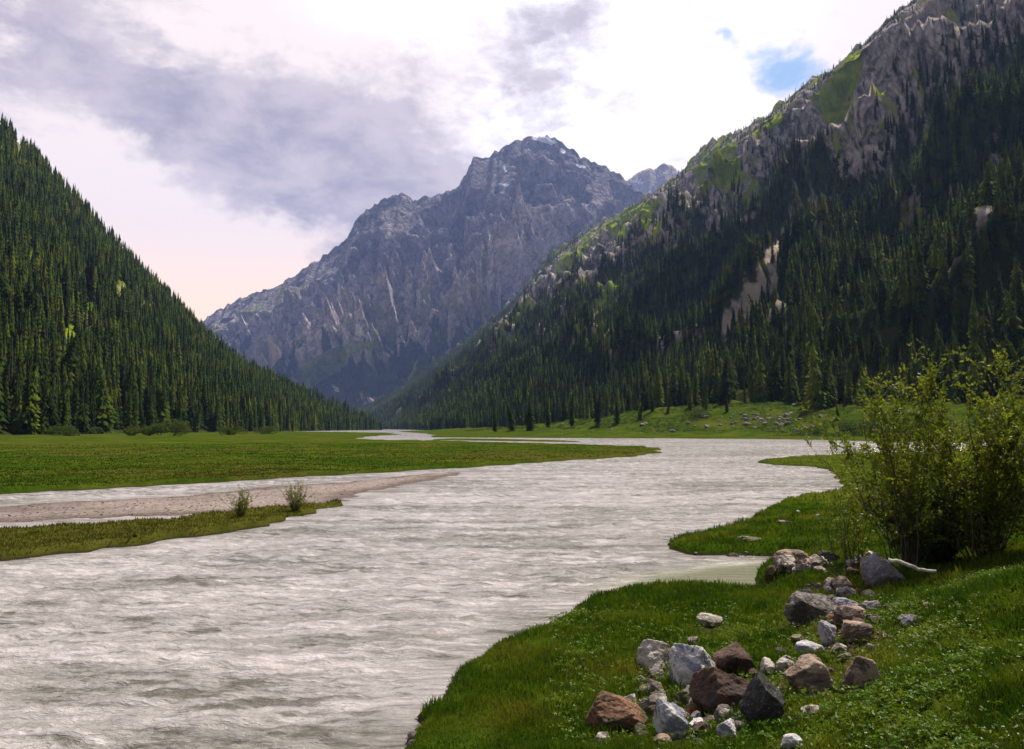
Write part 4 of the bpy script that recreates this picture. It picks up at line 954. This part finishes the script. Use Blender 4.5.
# willow clumps on the low bar
def on_bar(px, py): q = hit(px, py); return (q[0], q[1], float(floor_z(q[0], q[1])[0]) - .02)
shrub('willow_clump', on_bar(241, 517), 1.05, .42, 34, 'left one of two upright willow clumps on the low grass bar', 'bush', 21, leaf=.05, lw=.018, nl=1.1, twigs=7, thick=.012, bare=.1)
shrub('willow_clump', on_bar(295, 511), 1.15, .60, 44, 'right and wider one of two upright willow clumps on the bar', 'bush', 22, leaf=.05, lw=.018, nl=1.0, twigs=7, thick=.012, bare=.1)
shrub('willow_clump', on_bar(135, 537), .42, .16, 10, 'small dark tuft of willow on the low grass bar', 'bush', 23, leaf=.045, lw=.016, nl=1.2, twigs=5, thick=.008, bare=.05)
shrub('willow_clump', on_bar(32, 533), .18, .30, 16, 'low spreading tuft at the left end of the bar', 'bush', 24, leaf=.05, lw=.02, nl=1.2, twigs=4, thick=.006, bare=.0)
# leafy bushes at the forest's foot
def far_bush(px, depth, h, sp, label, seed, group):
    b = gp(px, depth); r = np.random.default_rng(seed); root = empty('leafy_bush', b); tag(root, label, 'bush', group)
    n = 2600; k_ = 9; cc = np.c_[r.normal(0, sp * .45, k_), r.normal(0, sp * .35, k_), r.uniform(.25, .8, k_) * h]; ci = r.integers(0, k_, n); dv = r.normal(size=(n, 3)); dv /= np.linalg.norm(dv, axis=1)[:, None]
    p = cc[ci] + dv * (r.uniform(.75, 1.05, n) ** .5)[:, None] * np.array([sp * .36, sp * .36, h * .3]); p[:, 2] = np.abs(p[:, 2]) 
    V, F = leaves_mesh(p, dv + r.normal(0, .6, (n, 3)), r.uniform(.25, .6, n), r.uniform(.2, .4, n), r); mesh_np('foliage', V, F, M_leafd, root)
    SV = []; SF = []
    for c in cc:
        V, F = tube([np.array([0, 0, 0.0]), c * .5 + r.normal(0, .1, 3), c], [.09, .06, .02], 5); bb = len(SV); SV += V; SF += [tuple(i + bb for i in f) for f in F]
    mesh_np('stem', np.array(SV), np.array(SF), M_stem, root)
for q in ((176, 292, 6, 8, 'pale leafy bush at the edge of the left forest, the wider one', 1), (152, 290, 4.5, 6, 'pale leafy bush at the edge of the left forest, just left of the wider one', 2), (74, 285, 3.5, 6, 'small leafy bush in front of the leftmost dark spruces', 3),
          (136, 300, 3.2, 4, 'small leafy bush left of the pale bush pair', 4), (232, 330, 3.5, 5, 'leafy bush right of the pale bushes at the meadow edge', 5), (262, 380, 4, 7, 'low bush at the meadow edge under the right end of the left forest', 6)):
    far_bush(*q[:5], q[5], 'leafy bushes along the left meadow edge')
for q in ((868, 250, 7, 6, 'roundish leafy bush on the far bank left of the willow top', 11), (892, 240, 5.5, 6, 'leafy bush on the far bank behind the willow branches', 12), (842, 262, 4.5, 5, 'small bush on the far bank right of the grey rubble', 13), (812, 280, 4, 5, 'small bush at the foot of the fan', 14),
          (935, 235, 6, 8, 'wide bush on the far bank behind the willow', 15), (985, 228, 6, 8, 'bush on the far bank near the right edge', 16), (700, 380, 4, 6, 'dark bush above the fan left of the rubble', 17)):
    far_bush(*q[:5], q[5], 'leafy bushes on the far right bank')

# ------------------------------------------------------------------ grass
def soilness(x, y):
    w = np.zeros(np.shape(x))
    for (a, b, W) in STONES:
        if b < 20: w = np.maximum(w, 1 - sst(np.hypot(x - a, (y - b) * 0.9), W * .45, W * .6 + .20))
    return w * np.clip(.65 + fbm(x * 2.3, y * 2.3, 3, 19), 0, 1)
sw_ = np.zeros(GX.shape); q_ = (np.abs(GX) < 14) & (GY > 4) & (GY < 22); sw_[q_] = soilness(GX[q_], GY[q_])
at_ = ground.data.attributes.new('soil', 'FLOAT', 'POINT'); at_.data.foreach_set('value', sw_.astype(np.float32).ravel())
def grass(name, n, rmin, rmax, thr_, hfun, mat, label, seed, cond, power=1.0, wpx=0.9):
    r = np.random.default_rng(seed); t = r.uniform(*thr_, n); u = r.random(n)
    R = 1 / ((1 - u) * (1 / rmin ** power) + u / rmax ** power) ** (1 / power)
    x, y = np.sin(t) * R, np.cos(t) * R; z, g, d, l = floor_fast(x, y)
    k_ = cond(x, y, z, g, d, l, r.random(n)); x, y, z, R, l, d = [q[k_] for q in (x, y, z, R, l, d)]; n = len(x)
    h = hfun(x, y, R, r) ; w = np.maximum(.004, wpx * R / F_) * r.uniform(.7, 1.3, n); a = r.uniform(0, 6.283, n); la = r.uniform(0, 6.283, n); ll = h * r.uniform(.1, .65, n)
    p0 = np.stack([x, y, z - .01], 1); sx_ = np.stack([np.cos(a) * w * .5, np.sin(a) * w * .5, 0 * a], 1); ln = np.stack([np.cos(la) * ll, np.sin(la) * ll, h], 1)
    m_ = p0 + ln * np.array([.35, .35, .6]); V = np.stack([p0 - sx_, p0 + sx_, m_ + sx_ * .8, m_ - sx_ * .8, p0 + ln], 1).reshape(-1, 3)
    b = np.arange(n)[:, None] * 5; F4 = b + [0, 1, 2, 3]; F3 = b + [3, 2, 4]
    o = mesh_np(name, V, [F4, F3], mat); tag(o, label, 'grass', kind='stuff'); print(name, n); return o
patch = lambda x, y, s, sd: fbm(x * s, y * s, 3, sd)
grass('bank_grass', 640000, 4.2, 34, (-.25, .68), lambda x, y, R, r: r.uniform(.035, .115, len(x)) * (1 + 1.0 * patch(x, y, .8, 5)).clip(.4, 1.9) * (1 + .35 * sst(x, 3, 6)), M_grass, 'lush green grass on the near bank around the boulders', 31,
      lambda x, y, z, g, d, l, q: (g < .5) & (z > .05) & (l > -.05) & (q < .35 + .9 * (patch(x, y, 1.1, 9) + .55)) & (q > soilness(x, y) * .97), 1.0, .8)
grass('dry_stalks', 26000, 4.5, 22, (-.2, .68), lambda x, y, R, r: r.uniform(.09, .20, len(x)), M_drygr, 'thin dry grass stalks standing among the green grass', 35, lambda x, y, z, g, d, l, q: (g < .5) & (z > .1) & (l > .15) & (q < patch(x, y, .6, 29) + .25), 1.0, .5)
grass('spit_grass', 90000, 14, 90, (.10, .68), lambda x, y, R, r: r.uniform(.04, .13, len(x)), M_grass, 'short grass on the green spit and tongue beyond the cove', 32, lambda x, y, z, g, d, l, q: (g < .5) & (z > .06), 1.0, .8)
grass('meadow_grass', 150000, 30, 160, (-.68, .30), lambda x, y, R, r: r.uniform(.04, .12, len(x)), mat_leafy('meadow_blades', (0.026, 0.046, 0.004), (0.062, 0.078, 0.009), 0.10, 0.3, 0.6, 0.1, (0.105, 0.095, 0.016)), 'short grass covering the flat meadow across the river', 33, lambda x, y, z, g, d, l, q: (g < .5) & (z > .12) & (y > 34) & (z < 3), 1.0, .8)
grass('bar_grass', 90000, 18, 60, (-.68, -.15), lambda x, y, R, r: r.uniform(.03, .11, len(x)), M_drygr, 'yellowing grass on the low bar in the river', 34, lambda x, y, z, g, d, l, q: (d > .5) & (z > .08), 1.0, .8)
# tussocks and low scrub on the fan
r_ = np.random.default_rng(61); n = 9000; y = r_.uniform(235, 640, n); x = foot_x(y) - r_.uniform(-6, 95, n); z, g, d, l = floor_fast(x, y); q = (l > 1) & (g < .5) & (patch(x, y, .035, 44) + r_.normal(0, .12, n) > .02)
x, y, z = x[q], y[q], z[q]; m_ = 14; P0 = np.repeat(np.stack([x, y, z + .1], 1), m_, 0) + r_.normal(0, 1, (len(x) * m_, 3)) * [.55, .55, .18]; D = r_.normal(0, .6, P0.shape); D[:, 2] = 1
V, F = leaves_mesh(P0, D, r_.uniform(.3, .9, len(P0)), r_.uniform(.15, .35, len(P0)), r_)
o = mesh_np('low_scrub', V, F, M_leafd); tag(o, 'low scrub and tussocks mottling the grassy fan', 'scrub', kind='stuff'); print('scrub', len(x))
# herbs and flowers in the bright slope
def herbs(name, n, label, cat, mat, L, seed, flat, cond, hh):
    r = np.random.default_rng(seed); t = r.uniform(.05, .68, n); R = r.uniform(4.3, 14, n); x, y = np.sin(t) * R, np.cos(t) * R; z, g, d, l = floor_fast(x, y)
    k_ = cond(x, y, z, r.random(n)) & (l > .3); x, y, z = x[k_], y[k_], z[k_]; n = len(x); m_ = 6
    top = z + r.uniform(*hh, n); P0 = np.repeat(np.stack([x, y, top], 1), m_, 0); a = r.uniform(0, 6.28, n * m_)
    D = np.stack([np.cos(a), np.sin(a), r.normal(flat, .35, n * m_)], 1); V, F = leaves_mesh(P0 + r.normal(0, L * .35, P0.shape) * [1, 1, .5], D, r.uniform(.6, 1.2, n * m_) * L, r.uniform(.5, .9, n * m_) * L * .7, r)
    o = mesh_np(name, V, F, mat); tag(o, label, cat, kind='stuff'); print(name, n)
slope_ = lambda x, y, z: sst(z, .75, 1.15)
herbs('clover', 34000, 'small broad-leaved herbs growing through the bright right slope', 'plants', M_herb, .042, 41, .3, lambda x, y, z, q: q < .12 + .88 * slope_(x, y, z) * (patch(x, y, .9, 12) > -.25), (.02, .09))
herbs('white_flowers', 1500, 'tiny white flowers dotted over the right slope', 'flowers', M_flower, .013, 42, .1, lambda x, y, z, q: q < .10 + .9 * slope_(x, y, z) * (patch(x, y, 1.3, 15) > -.05), (.08, .14))

# ------------------------------------------------------------------ haze
def haze():
    zt = 2650; x0, x1, y0, y1, z0 = -5200, 5200, -700, 9900, -30
    V = [(x, y, z) for z in (z0, zt) for y in (y0, y1) for x in (x0, x1)]
    F = [(0, 2, 3, 1), (4, 5, 7, 6), (0, 1, 5, 4), (2, 6, 7, 3), (0, 4, 6, 2), (1, 3, 7, 5)]
    m = bpy.data.materials.new('valley_haze'); m.use_nodes = True; t = NT(m.node_tree); t.n.clear()
    out = t.new('ShaderNodeOutputMaterial'); v = t.new('ShaderNodeVolumePrincipled'); v.inputs['Color'].default_value = (0.34, 0.49, 1.0, 1); v.inputs['Density'].default_value = HAZE; v.inputs['Anisotropy'].default_value = 0.35
    t.l.new(v.outputs[0], out.inputs['Volume'])
    o = mesh_np('haze', V, np.array(F), m); tag(o, 'thin blue haze filling the valley', 'haze', kind='stuff')
haze()
